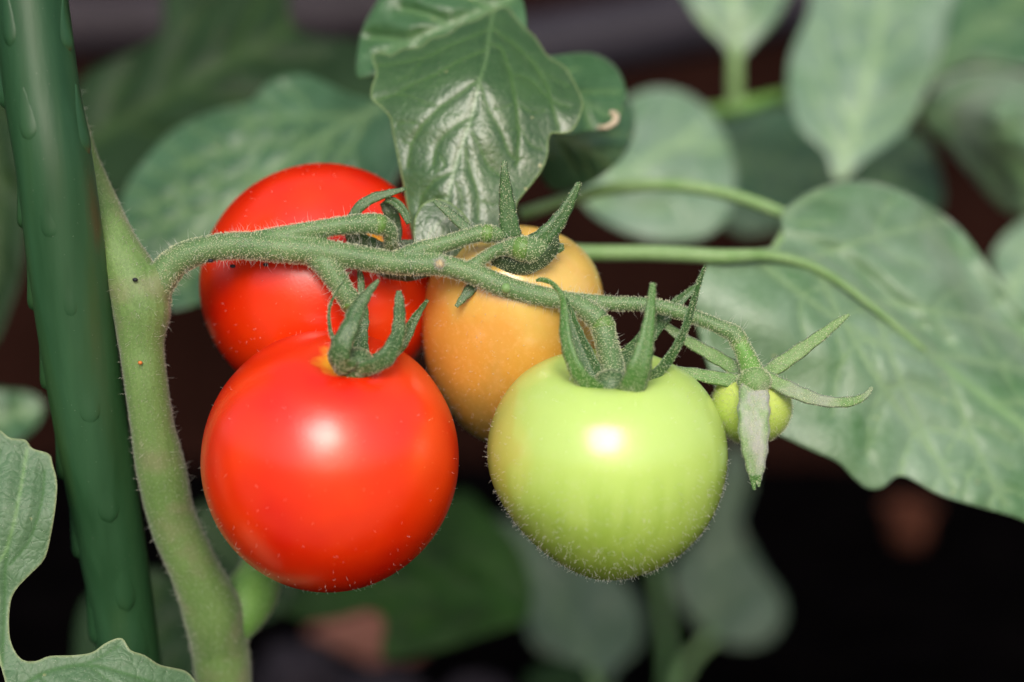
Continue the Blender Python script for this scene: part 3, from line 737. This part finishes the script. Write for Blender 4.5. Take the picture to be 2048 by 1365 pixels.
# small
joint([(1472, 672, 0, 16), (1477, 682, 0, 18), (1482, 692, 0, 16)], small)
pedicel([(1478, 684, 0, 16.5), (1490, 710, -.1, 18), (1502, 740, -.25, 22), (1508, 768, -.45, 25)], M['stalk_bright'], small, .8, 81)
cap([(1506, 752, -.42, 30), (1508, 766, -.50, 34), (1508, 778, -.45, 26)], M['sepal_grey'], small, 82)
sepal([(1510, 755, -.50, 26), (1508, 790, -.85, 34), (1507, 830, -1.05, 36), (1508, 880, -1.1, 33), (1510, 925, -1.05, 24), (1511, 955, -1.0, 15), (1511, 968, -1.0, 9)], M['sepal_front'], small, (0, -1, .1), seed=83, cup=.14, thick=.22, label='broad grey sepal hanging down in front of the tiny fruit')
sepal([(1505, 950, -1.02, 8), (1507, 968, -1.0, 6), (1508, 980, -1.0, 3)], M['sepal_bright'], small, (0, -1, .1), seed=84, cup=.2, name='sepal_tip')
sepal([(1516, 950, -1.02, 8), (1517, 965, -1.0, 5), (1517, 974, -1.0, 3)], M['sepal_bright'], small, (0, -1, .1), seed=85, cup=.2, name='sepal_tip')
sepal([(1515, 748, -.4, 14), (1560, 770, -.5, 18), (1605, 790, -.6, 17), (1650, 803, -.6, 13), (1695, 804, -.55, 12), (1725, 795, -.5, 8), (1738, 782, -.45, 5), (1744, 774, -.45, 3)], M['sepal_grey'], small, (0, -1, .5), seed=86, cup=.2, label='grey sepal curling up to the right')
sepal([(1515, 755, -.2, 12), (1550, 735, 0, 18), (1595, 705, .1, 17), (1640, 672, .2, 13), (1675, 645, .3, 9), (1698, 629, .3, 3)], M['sepal_grey'], small, (0, -1, .5), seed=87, cup=.2)
sepal([(1500, 762, -.3, 14), (1460, 760, -.2, 17), (1420, 754, -.1, 16), (1380, 746, 0, 13), (1345, 738, .1, 7)], M['sepal_grey'], small, (0, -1, .5), seed=88, cup=.2)
sepal([(1498, 752, -.1, 12), (1462, 732, .1, 17), (1420, 708, .3, 16), (1375, 682, .4, 13), (1340, 658, .5, 10), (1330, 648, .5, 5)], M['sepal_grey'], small, (0, -1, .5), seed=89, cup=.2)
# orange
joint([(1030, 495, -.18, 21), (1042, 497, -.2, 25), (1052, 498, -.2, 24)], orange)
pedicel([(1040, 497, -.18, 24), (1062, 500, -.1, 25), (1085, 500, .1, 22), (1095, 505, .4, 18)], M['stalk'], orange, 1, 91)
joint([(965, 466, .1, 17), (974, 468, .1, 19), (982, 470, .12, 17)], plant)
V_, F_ = tube([(975, 468, .1, 17.5), (1000, 470, .2, 16), (1020, 474, .35, 15), (1040, 482, .5, 14)], 18, 6); o = obj('fruit_stem', V_, F_, M['stalk'], plant)
hairs(o, 900, (.012, .030), .0035, .85, M['gland'], seed=93, headrad=.0078, segs=1)
sepal([(1022, 475, .1, 24), (1018, 445, .05, 22), (1014, 410, 0, 18), (1011, 375, -.05, 14), (1009, 345, -.1, 9), (1008, 322, -.1, 6)], M['sepal'], orange, (0, -1, 0), seed=94, cup=.25, label='upright sepal, pale at its base')
sepal([(1065, 490, -.05, 22), (1095, 470, -.1, 23), (1122, 435, -.1, 17), (1140, 405, -.1, 13), (1152, 380, -.1, 9), (1158, 366, -.1, 6)], M['sepal'], orange, (.3, -1, .2), seed=95, cup=.3)
sepal([(960, 478, .3, 10), (930, 455, .3, 12), (905, 432, .3, 11), (885, 415, .3, 8), (868, 402, .3, 5)], M['sepal'], orange, (0, -1, .4), seed=96, cup=.2)
sepal([(985, 525, .25, 22), (1030, 535, .05, 22), (1070, 532, -.05, 16), (1098, 512, -.2, 14), (1110, 490, -.3, 10), (1113, 472, -.35, 5)], M['sepal_dark'], orange, (.2, -1, -.4), seed=97, cup=.35)
sepal([(1085, 500, .2, 16), (1110, 497, .2, 14), (1128, 494, .2, 8)], M['sepal'], orange, (0, -1, 0), seed=98, cup=.2)
sepal([(985, 525, .4, 18), (960, 550, .3, 16), (940, 580, .2, 13), (922, 602, .15, 8), (912, 614, .1, 4)], M['sepal'], orange, (-.2, -1, 0), seed=99, cup=.2)
cap([(1000, 505, .5, 24), (1030, 515, .6, 30), (1070, 515, .6, 26)], M['sepal_dark'], orange, 100)
# back red
joint([(750, 449, 0, 20.5), (760, 450, .02, 21), (766, 452, .05, 18)], red_back)
pedicel([(762, 451, .04, 19), (778, 462, .2, 16), (782, 485, .4, 14), (778, 510, .7, 16)], M['stalk'], red_back, 1, 101)
sepal([(775, 505, .6, 20), (738, 495, .55, 24), (708, 470, .45, 20), (712, 425, .4, 13), (740, 400, .4, 12), (775, 388, .4, 9), (812, 378, .45, 4)], M['sepal'], red_back, (0, -1, .3), seed=102, cup=.2, fuzz=.5)
sepal([(785, 500, .8, 18), (790, 455, .8, 16), (780, 425, .7, 16), (765, 405, .7, 8)], M['sepal_dark'], red_back, (0, -1, 0), seed=103, cup=.1, fuzz=.3)
sepal([(770, 400, .5, 7), (790, 405, .5, 10), (808, 425, .5, 10), (818, 448, .5, 6)], M['sepal'], red_back, (0, -1, 0), seed=104, cup=.1, fuzz=.5)
sepal([(770, 505, .8, 20), (820, 500, .8, 24), (870, 505, .9, 18), (910, 515, 1.0, 8)], M['sepal_dark'], red_back, (0, -1, 0), seed=105, cup=.1, fuzz=.4)
sepal([(740, 520, .8, 16), (770, 540, .75, 18), (815, 552, .7, 14), (860, 548, .7, 6)], M['sepal_dark'], red_back, (0, -1, -.3), seed=106, cup=.2, fuzz=.3)

# ------------------------------------------------------------------ stake
stake = thing('support_stake', 'green plastic coated garden stake with raised nubs, leaning at the left edge', 'stake', P(392, 2600, 9.2))
sp = [(44, -120, -1.0, 72), (62, 0, -.9, 73), (84, 180, -.75, 75), (111, 340, -.6, 76), (134, 520, -.2, 77), (160, 700, .3, 76), (189, 880, .9, 73), (219, 1060, 1.7, 68), (248, 1230, 2.5, 62), (274, 1420, 3.4, 60), (304, 1640, 4.6, 60), (322, 1790, 5.2, 60), (360, 2150, 7, 62), (405, 2700, 9.5, 64)]
V_, F_ = tube(sp, 48, 10, 0, (.016, 3, .6)); shaft = obj('shaft', V_, F_, M['stake'], stake)
spc = catmull(sp, 20)
def spine(y):
    return np.array([np.interp(y, spc[:, 1], spc[:, k]) for k in range(4)])
def nub(y, ang, ln, wd, hgt):
    a = spine(y - ln); b_ = spine(y + ln); V = []; n1, n2 = 14, 9
    cc = spine(y); R_ = PX(cc[3], cc[2]); pa, pb = P(*a[:3]), P(*b_[:3]); ax = (pb - pa)
    T = ax / np.linalg.norm(ax); n0 = np.array([0, -1, 0.]); n0 -= n0 @ T * T; n0 /= np.linalg.norm(n0); s0 = np.cross(T, n0)
    if s0[0] < 0: s0 = -s0
    for i in range(n1 + 1):
        u = i / n1; e_ = 1 if u < .72 else max(0., 1 - ((u - .72) / .28) ** 2) ** .5
        w_ = wd * (.25 + .75 * math.sin(math.pi * min(.5, u * .6))) * max(.12, e_)
        h_ = hgt * (u ** 1.3) * e_
        for j in range(n2):
            v = -1 + 2 * j / (n2 - 1); an = ang + v * w_ / cc[3]
            r = R_ + PX(h_) * math.cos(v * math.pi / 2) ** 1.2 - PX(1.6) * (abs(v) > .99)
            V.append(pa + ax * u + r * (n0 * math.cos(an) + s0 * math.sin(an)))
    F = [(i * n2 + j, i * n2 + j + 1, (i + 1) * n2 + j + 1, (i + 1) * n2 + j) for i in range(n1) for j in range(n2 - 1)]
    obj('nub', V, F, M['stake'], stake)
for y, an in ((40, -.45), (230, -.25), (415, -.05), (560, .2), (765, .28), (960, .35), (1130, .42), (60, 1.35), (250, 1.45), (560, -1.5), (720, -1.5), (900, -1.45), (1050, -1.4), (1210, -1.35), (400, -1.55), (150, -1.5), (1240, .6), (1330, -1.3)):
    nub(y, an, random.uniform(50, 72), random.uniform(20, 30) if abs(an) < 1 else 28, random.uniform(4, 5.5) if abs(an) < 1 else (16 if an < 0 else 8))

# ------------------------------------------------------------------ leaves of the main plant
L1 = [(985, 20), (1015, 15), (1040, 46), (1070, 74), (1096, 112), (1130, 134), (1152, 170), (1166, 205), (1160, 235), (1145, 262), (1125, 268), (1104, 268), (1097, 284), (1096, 310), (1085, 340), (1065, 368), (1045, 392), (1034, 410), (1028, 440),
      (1010, 480), (960, 500), (900, 510), (850, 510), (832, 500), (822, 462), (815, 420), (808, 380), (800, 340), (792, 300), (784, 262), (779, 236), (762, 215), (742, 196), (744, 172), (752, 145), (744, 112), (762, 104), (782, 110), (806, 97), (838, 94), (862, 76), (894, 69), (922, 48), (950, 40)]
ml = [(990, 5), (980, 60), (972, 120), (960, 160), (945, 230), (925, 290), (908, 345), (895, 400), (885, 440), (868, 500)]
vl = [([(960, 158), (925, 185), (880, 215), (845, 250), (822, 290), (815, 335)], 3.2), ([(942, 236), (905, 258), (875, 290), (866, 330)], 2.4), ([(908, 345), (870, 362), (845, 392), (838, 420)], 2.6),
      ([(972, 100), (920, 122), (870, 150), (820, 172), (790, 190), (755, 200)], 3), ([(978, 60), (910, 88), (850, 115), (790, 128), (756, 132)], 2.6), ([(880, 215), (850, 205), (815, 192), (790, 190)], 1.5),
      ([(975, 85), (1005, 100), (1022, 150), (1032, 210), (1038, 270), (1034, 330)], 3.4), ([(981, 55), (1030, 90), (1070, 130), (1095, 175), (1105, 215), (1118, 258)], 3), ([(1022, 150), (1060, 160), (1100, 200), (1140, 215)], 1.8),
      ([(960, 165), (975, 215), (1000, 260), (1020, 310), (1040, 322)], 2.3), ([(943, 265), (960, 295), (975, 330), (1000, 352)], 2.6), ([(930, 300), (942, 345), (955, 390), (957, 440)], 2.4), ([(905, 360), (920, 380), (925, 430), (915, 470)], 1.8),
      ([(1032, 210), (1065, 225), (1090, 222)], 1.5), ([(1036, 250), (1060, 290), (1085, 300)], 1.5), ([(870, 300), (890, 330), (870, 345)], 1.4), ([(845, 250), (815, 245), (795, 250)], 1.5), ([(825, 290), (805, 285)], 1.3), ([(850, 115), (820, 150), (800, 160)], 1.4),
      ([(1080, 145), (1110, 160), (1140, 175)], 1.5), ([(985, 220), (1010, 215), (1030, 205)], 1.4), ([(895, 395), (870, 405), (855, 430)], 1.8), ([(957, 400), (985, 410), (1010, 400)], 1.5), ([(1000, 262), (1020, 262), (1036, 255)], 1.2)]
leaf('leaf', L1, [(985, 20, 3.90), (962, 150, 1.95), (945, 230, 1.68), (925, 290, 1.55), (895, 400, 1.30), (870, 500, 1.10), (745, 150, 2.70), (745, 195, 2.45), (800, 340, 1.85), (825, 480, 1.55), (1160, 215, 2.50), (1100, 280, 2.10), (1050, 390, 1.70), (860, 230, 1.80), (1040, 240, 1.85), (760, 110, 3.40), (1080, 85, 3.70), (860, 110, 2.70), (1010, 500, 1.30)],
     ml, vl, M['leaf_main'], plant, step=4, quilt=.032, midw=3.4, wave=.02, qw=10, label='glossy dark green leaf hanging behind the fruit stalk', wfreq=.028, sm=4)
leaf('leaf', [(836, 506), (827, 455), (838, 418), (862, 400), (893, 402), (925, 425), (942, 455), (930, 505), (880, 515)], [(836, 490, .75), (862, 402, 1.0), (900, 430, .85), (940, 460, .95), (880, 510, .7), (870, 450, .75)],
     [(836, 500), (870, 455), (905, 420)], [], M['leaf_main'], plant, step=4, quilt=.0, midw=2, wave=.0, label='small rounded lobe curled up at the foot of the glossy leaf')
stalk('leaf_stalk', [(1010, -160, 6.5, 16), (1000, -60, 5.9, 15), (992, -5, 5.5, 13), (985, 30, 5.1, 7), (979, 80, 4.3, 3)], M['stalk_blur'], plant)
LF = [(-60, 820), (0, 860), (22, 876), (52, 880), (66, 897), (99, 908), (106, 928), (115, 965), (112, 1015), (103, 1070), (90, 1118), (60, 1150), (34, 1178), (22, 1205), (19, 1255), (25, 1290), (44, 1318), (72, 1322), (100, 1312), (150, 1310), (186, 1304), (212, 1286), (244, 1276), (262, 1300), (290, 1310), (318, 1328), (345, 1335), (374, 1343), (396, 1368), (430, 1420), (300, 1480), (100, 1450), (30, 1400), (5, 1340), (-10, 1260), (-5, 1190), (-60, 1200), (-160, 1000)]
leaf('leaf', LF, [(-60, 900, .2), (50, 900, .3), (110, 1000, .1), (60, 1140, -.1), (10, 1250, -.4), (60, 1340, -.6), (150, 1330, -.4), (244, 1280, -.1), (390, 1370, .3), (200, 1440, -1), (-60, 1150, -.4), (20, 1050, -.3)],
     [(-60, 1130), (0, 1120), (25, 1060), (40, 990), (55, 900)], [(np.array([(5, 1330), (8, 1260), (10, 1200), (12, 1130), (25, 1060)], float), 3.5), ([(20, 1400), (80, 1350), (170, 1330), (260, 1350), (380, 1390)], 3.5), ([(20, 1130), (60, 1080), (85, 1000), (90, 940)], 2.4), ([(-10, 1110), (-20, 1000), (0, 900)], 2.4), ([(150, 1332), (190, 1320), (240, 1290)], 1.8), ([(180, 1332), (230, 1370), (300, 1420)], 1.8), ([(80, 1350), (120, 1400), (160, 1440)], 1.8)],
     M['leaf_front'], plant, step=4.5, quilt=.05, midw=3.5, wave=.02, label='lobed matte green leaf in the lower left corner')

for o_ in [c for c in plant.children if c.name.startswith('leaf') and 'stalk' not in c.name and 'scar' not in c.name]:
    hairs(o_, 130, (.008, .03), .0016, .2, M['hair'], seed=200 + len(o_.name), headrad=.005, segs=1, tilt=.8)
# ------------------------------------------------------------------ leafy shoots behind
def round_leaf(ol, ctrl, mid, mat, parent, step=14, nv=4, vl=200, quilt=.24, label=None, seed=5, midw=9, wave=.05, ang=45):
    return leaf('leaf', ol, ctrl, mid, auto_veins(mid, nv, vl, ang, .1, .9, .3, 4, False, seed), mat, parent, step=step, quilt=quilt, midw=midw, wave=wave, label=label, wfreq=.015, sm=5)
round_leaf([(715, 155), (716, 95), (738, 30), (790, -30), (900, -60), (1010, -40), (1050, 20), (1040, 100), (950, 160), (830, 170), (760, 150)], [(716, 120, 4.4), (790, -30, 4.9), (1010, -40, 4.7), (950, 150, 3.6), (850, 60, 4.0)], [(1020, 0), (900, 50), (760, 110)], M['leaf_back'], plant, 8, 3, 130, label='rounded leaf partly behind the top of the glossy leaf')
DK = 1.25
rp = thing('tomato_plant', 'leafy tomato shoot behind the fruit at the right, with one very broad drooping leaf', 'plant', P(1140, 505, 4.2), None, 'background tomato plants')
LB = [(1430, 515), (1500, 500), (1548, 492), (1566, 466), (1562, 432), (1590, 402), (1640, 376), (1710, 363), (1780, 374), (1850, 408), (1912, 452), (1955, 505), (2000, 570), (2070, 650), (2180, 760), (2220, 1000), (2180, 1110), (2048, 1040), (1960, 1015), (1880, 990), (1815, 955), (1790, 955), (1765, 976), (1735, 978), (1705, 955), (1675, 925), (1620, 900), (1560, 872), (1500, 850), (1440, 790), (1405, 700), (1388, 620), (1398, 560)]
mb = [(1440, 512), (1540, 510), (1640, 540), (1740, 610), (1850, 700), (1960, 790), (2080, 880), (2180, 980)]
leaf('leaf', LB, [(1430, 515, 3.6), (1640, 535, 4.4), (1850, 700, 4.6), (2080, 880, 4.8), (1710, 365, 7.0), (1900, 450, 7.4), (1580, 400, 6.0), (1400, 640, 3.4), (1500, 850, 3.2), (1730, 975, 3.1), (1560, 660, 3.3), (1700, 800, 3.4), (1900, 920, 3.8), (2048, 1040, 3.9), (1800, 520, 5.9), (2000, 600, 7), (1700, 450, 5.9), (2180, 1100, 4)],
     mb, auto_veins(mb, 5, 430, 38, .06, .85, .25, 5, True, 3), M['leaf_big'], rp, step=8, quilt=.085, midw=8, qw=18, wave=.10, folds=[([(1560, 480), (1640, 500), (1720, 550), (1800, 620), (1880, 690)], 24, .50), ([(1900, 440), (1935, 540), (2000, 620), (2070, 680)], 42, 1.0)], label='very broad drooping leaf with a wavy lower edge', wfreq=.014)
stalk('leaf_stalk', [(1040, 490, 4.2, 15), (1150, 505, 4.1, 16), (1300, 507, 3.9, 16), (1440, 513, 3.65, 15), (1540, 512, 4.0, 11), (1640, 541, 4.34, 8), (1740, 611, 4.42, 6), (1850, 701, 4.55, 4)], M['stalk_blur'], rp)
stalk('leaf_stalk', [(1040, 430, 6.6, 13), (1150, 395, 6.6, 13), (1250, 374, 6.4, 13), (1350, 372, 6.2, 13), (1450, 388, 6.0, 13), (1540, 418, 5.8, 13), (1576, 438, 5.5, 11), (1566, 470, 5.2, 9), (1545, 500, 4.6, 7)], M['stalk_blur'], rp)
round_leaf([(1060, 120), (1110, 112), (1165, 106), (1205, 114), (1236, 140), (1252, 180), (1250, 215), (1236, 248), (1212, 262), (1180, 262), (1140, 270), (1080, 262), (1050, 200)], [(1060, 120, 3.4), (1165, 106, 4.6), (1250, 190, 4.3), (1215, 262, 3.6), (1140, 240, 3.4), (1150, 170, 3.5), (1060, 240, 3.0)],
           [(1060, 140), (1130, 180), (1200, 225), (1235, 240)], M['leaf_back'], rp, 7, 3, 90, .10, label='side lobe with a curled withered tip, right of the glossy leaf', midw=5)
round_leaf([(1080, 240), (1150, 225), (1230, 200), (1262, 205), (1270, 255), (1252, 305), (1218, 342), (1176, 370), (1130, 384), (1095, 374), (1068, 320)], [(1080, 240, 5.4), (1262, 205, 6.6), (1255, 300, 6.2), (1130, 384, 6.2), (1180, 290, 5.4)],
           [(1090, 260), (1160, 290), (1220, 330)], M['leaf_mid'], rp, 9, 3, 90, .12, label='dull shaded leaf tucked under the curled lobe')
V_, F_ = tube([(1196, 256, 4.45, 4), (1212, 255, 4.35, 5), (1228, 246, 4.4, 6), (1232, 232, 4.5, 6), (1222, 226, 4.4, 5)], 12, 5); obj('withered_tip', V_, F_, M['tip'], rp)
DK = 2.3
rp2 = thing('tomato_plant', 'pale blurred tomato shoot in the background at the upper right', 'plant', P(1600, 560, 9), None, 'background tomato plants')
round_leaf([(1250, 200), (1310, 176), (1370, 186), (1420, 222), (1455, 282), (1471, 345), (1465, 410), (1436, 458), (1380, 482), (1300, 480), (1220, 450), (1165, 405), (1150, 340), (1190, 260)], [(1310, 178, 9.6), (1455, 300, 8.4), (1300, 330, 7.6), (1180, 420, 7.5), (1400, 480, 7.2)],
           [(1140, 420), (1250, 350), (1400, 260)], M['leaf_pale'], rp2, 14, 3, 170, label='rounded pale leaf left of the slanting stalk')
round_leaf([(1650, -60), (1615, 30), (1578, 120), (1578, 200), (1602, 262), (1650, 302), (1666, 352), (1684, 362), (1722, 326), (1800, 270), (1842, 205), (1872, 130), (1892, 50), (1900, -60)], [(1650, -60, 10), (1580, 150, 8), (1680, 355, 6.6), (1740, 150, 7.8), (1870, 130, 9), (1900, -60, 10.5)],
           [(1680, 355), (1710, 250), (1745, 120), (1770, -50)], M['leaf_pale'], rp2, 14, 4, 200, label='large pale upright leaf')
round_leaf([(1340, -80), (1372, 0), (1405, 50), (1445, 88), (1462, 118), (1482, 118), (1520, 76), (1562, 24), (1580, -80)], [(1340, -80, 10), (1470, 115, 9), (1580, -80, 10.5), (1470, 0, 9.2)],
           [(1472, 118), (1470, 40), (1465, -60)], M['leaf_pale'], rp2, 14, 2, 110, label='small pale leaf on an upright stalk')
stalk('leaf_stalk', [(1471, 90, 9.1, 12), (1470, 130, 9.1, 14), (1470, 180, 9.2, 15), (1470, 220, 9.3, 16)], M['stalk_blur'], rp2)
stalk('leaf_stalk', [(1300, 270, 10.5, 13), (1400, 232, 9.8, 14), (1470, 218, 9.3, 16), (1540, 200, 9.4, 14), (1640, 180, 9.8, 14), (1760, 200, 10.2, 14), (1870, 230, 10.5, 14), (1960, 250, 10.8, 12)], M['stalk_bright'], rp2)
DK = 2.3
rp3 = thing('tomato_plant', 'grey green leaves of a tomato plant far back behind the pale shoot', 'plant', P(1700, 900, 14), None, 'background tomato plants')
round_leaf([(1880, -80), (2140, -80), (2140, 130), (2048, 140), (1940, 130), (1860, 170), (1840, 120), (1870, 20)], [(1880, -80, 14), (2140, -80, 14), (1850, 150, 11.5), (2140, 130, 11.5), (1990, 30, 12.4)], [(1850, 160), (1960, 60), (2100, -20)], M['leaf_mid'], rp3, 16, 3, 150, label='grey green leaf in the top right corner')
round_leaf([(1838, 215), (1880, 165), (1950, 138), (2040, 150), (2140, 200), (2140, 480), (2060, 436), (2000, 416), (1940, 350), (1890, 290), (1850, 255)], [(1840, 220, 10.5), (1950, 145, 10.4), (2140, 200, 10), (2000, 230, 7.4), (2000, 410, 9.6), (1880, 290, 10.2), (2140, 470, 9)], [(1840, 225), (1940, 250), (2040, 330), (2100, 420)], M['leaf_big'], rp3, 14, 3, 150, .3, label='bulging leaf with a bright hump at the right edge')
round_leaf([(1690, 350), (1740, 300), (1800, 260), (1850, 280), (1880, 350), (1880, 420), (1820, 440), (1740, 410)], [(1690, 350, 11.5), (1800, 260, 12), (1880, 400, 11), (1760, 400, 10.8)], [(1700, 380), (1780, 340), (1860, 300)], M['leaf_mid'], rp3, 16, 2, 100)
round_leaf([(1430, 250), (1520, 215), (1600, 220), (1660, 280), (1690, 370), (1640, 440), (1560, 460), (1480, 470), (1430, 420), (1420, 330)], [(1430, 250, 13), (1600, 220, 13.5), (1690, 370, 12), (1480, 460, 11.5), (1560, 340, 12)], [(1430, 330), (1540, 330), (1670, 360)], M['leaf_mid'], rp3, 16, 3, 130)
round_leaf([(1985, 510), (2048, 440), (2140, 430), (2140, 720), (2060, 650), (2010, 590)], [(1985, 510, 8.5), (2140, 430, 9.5), (2140, 700, 7.5)], [(2140, 430), (2050, 540), (2010, 590)], M['leaf_pale'], rp3, 14, 2, 90, label='pale leaf at the right edge above the broad leaf')
# left
DK = 1.9
lp = thing('tomato_plant', 'broad soft focus leaves behind the stem and the back red tomato', 'plant', P(900, 400, 8), None, 'background tomato plants')
ma = [(760, 215), (690, 250), (600, 305), (500, 375), (400, 455), (330, 520)]
leaf('leaf', [(765, 205), (700, 190), (610, 150), (540, 165), (500, 205), (430, 222), (350, 260), (300, 310), (255, 370), (240, 440), (260, 520), (300, 580), (345, 620), (420, 600), (520, 570), (640, 520), (740, 440), (800, 340), (830, 260), (790, 220)],
     [(765, 210, 5.6), (610, 155, 7.3), (500, 210, 7.0), (350, 260, 7.0), (240, 440, 6.0), (500, 375, 5.9), (345, 620, 5.0), (640, 520, 4.8), (800, 340, 4.9), (400, 330, 6.3)],
     ma, auto_veins(ma, 4, 290, 33, .08, .75, .3, 4.5, True, 8), M['leaf_mid'], lp, step=8, quilt=.15, midw=9, wave=.06, label='large soft focus leaf above and left of the back red tomato')
round_leaf([(120, 230), (170, 150), (230, 118), (320, 70), (330, 0), (360, -90), (560, -90), (580, 40), (640, 75), (720, 85), (760, 150), (800, 240), (760, 320), (600, 330), (400, 360), (240, 440), (150, 400), (110, 320)], [(120, 230, 11.5), (360, -90, 12.5), (640, 75, 11.5), (780, 240, 10), (240, 430, 9.5), (450, 170, 10.2)],
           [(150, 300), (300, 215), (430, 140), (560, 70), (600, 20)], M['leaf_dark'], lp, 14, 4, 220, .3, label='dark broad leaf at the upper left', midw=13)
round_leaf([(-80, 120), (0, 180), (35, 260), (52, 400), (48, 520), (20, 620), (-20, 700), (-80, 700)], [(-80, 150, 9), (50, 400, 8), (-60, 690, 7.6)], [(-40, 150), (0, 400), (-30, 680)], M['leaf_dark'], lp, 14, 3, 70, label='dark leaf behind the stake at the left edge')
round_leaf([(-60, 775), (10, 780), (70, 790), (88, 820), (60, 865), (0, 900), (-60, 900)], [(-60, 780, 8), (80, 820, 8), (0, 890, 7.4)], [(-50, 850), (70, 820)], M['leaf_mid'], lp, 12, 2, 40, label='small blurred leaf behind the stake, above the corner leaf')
# bottom
def BL2(ol, ctrl, *a, **k): return round_leaf(ol, [(x, y, d + 5) for x, y, d in ctrl], *a, **k)
DK = 2.4
bp = thing('tomato_plant', 'shaded lower tomato foliage under the red and green tomatoes', 'plant', P(1200, 1500, 11), None, 'background tomato plants')
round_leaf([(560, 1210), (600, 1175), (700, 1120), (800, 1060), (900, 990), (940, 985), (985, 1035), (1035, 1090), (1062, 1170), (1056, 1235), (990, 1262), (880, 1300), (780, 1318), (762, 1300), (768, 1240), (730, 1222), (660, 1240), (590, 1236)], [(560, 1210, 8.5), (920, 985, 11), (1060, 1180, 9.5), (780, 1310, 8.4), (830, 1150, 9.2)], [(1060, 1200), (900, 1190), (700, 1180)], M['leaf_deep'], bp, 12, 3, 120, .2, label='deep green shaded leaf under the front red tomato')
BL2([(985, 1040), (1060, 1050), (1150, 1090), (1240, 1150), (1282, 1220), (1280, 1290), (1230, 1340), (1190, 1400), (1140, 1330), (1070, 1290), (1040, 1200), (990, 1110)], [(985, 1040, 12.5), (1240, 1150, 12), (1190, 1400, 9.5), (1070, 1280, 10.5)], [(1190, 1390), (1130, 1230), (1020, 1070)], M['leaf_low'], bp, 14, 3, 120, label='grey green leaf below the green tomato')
BL2([(1460, 880), (1500, 920), (1498, 980), (1478, 1040), (1500, 1095), (1532, 1150), (1562, 1190), (1566, 1240), (1530, 1286), (1460, 1290), (1400, 1255), (1350, 1190), (1345, 1130), (1395, 1060), (1425, 970)], [(1480, 880, 14), (1345, 1150, 12.6), (1566, 1230, 12), (1440, 1290, 11.4)], [(1420, 1280), (1430, 1150), (1465, 920)], M['leaf_low'], bp, 14, 3, 100, label='lobed grey green leaf in the dark below the tiny tomato')
stalk('leaf_stalk', [(1430, 1270, 16.6, 10), (1380, 1320, 16.4, 10), (1350, 1400, 16, 11), (1330, 1600, 15, 11)], M['stalk'], bp)
stalk('leaf_stalk', [(1310, 1120, 17.6, 12), (1325, 1220, 17.4, 12), (1335, 1320, 17, 12), (1330, 1500, 16, 12)], M['sepal'], bp)
stalk('leaf_stalk', [(1185, 1340, 10.4, 10), (1200, 1400, 10, 10), (1230, 1500, 10, 12)], M['stalk'], bp)
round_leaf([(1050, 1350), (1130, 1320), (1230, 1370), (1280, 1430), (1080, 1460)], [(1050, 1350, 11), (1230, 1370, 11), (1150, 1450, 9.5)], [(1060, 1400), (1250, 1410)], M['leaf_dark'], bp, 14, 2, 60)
DK = 2.0
bl = thing('tomato_plant', 'dark blurred leaves low down behind the stake and the main stem', 'plant', P(300, 1500, 9), None, 'background tomato plants')
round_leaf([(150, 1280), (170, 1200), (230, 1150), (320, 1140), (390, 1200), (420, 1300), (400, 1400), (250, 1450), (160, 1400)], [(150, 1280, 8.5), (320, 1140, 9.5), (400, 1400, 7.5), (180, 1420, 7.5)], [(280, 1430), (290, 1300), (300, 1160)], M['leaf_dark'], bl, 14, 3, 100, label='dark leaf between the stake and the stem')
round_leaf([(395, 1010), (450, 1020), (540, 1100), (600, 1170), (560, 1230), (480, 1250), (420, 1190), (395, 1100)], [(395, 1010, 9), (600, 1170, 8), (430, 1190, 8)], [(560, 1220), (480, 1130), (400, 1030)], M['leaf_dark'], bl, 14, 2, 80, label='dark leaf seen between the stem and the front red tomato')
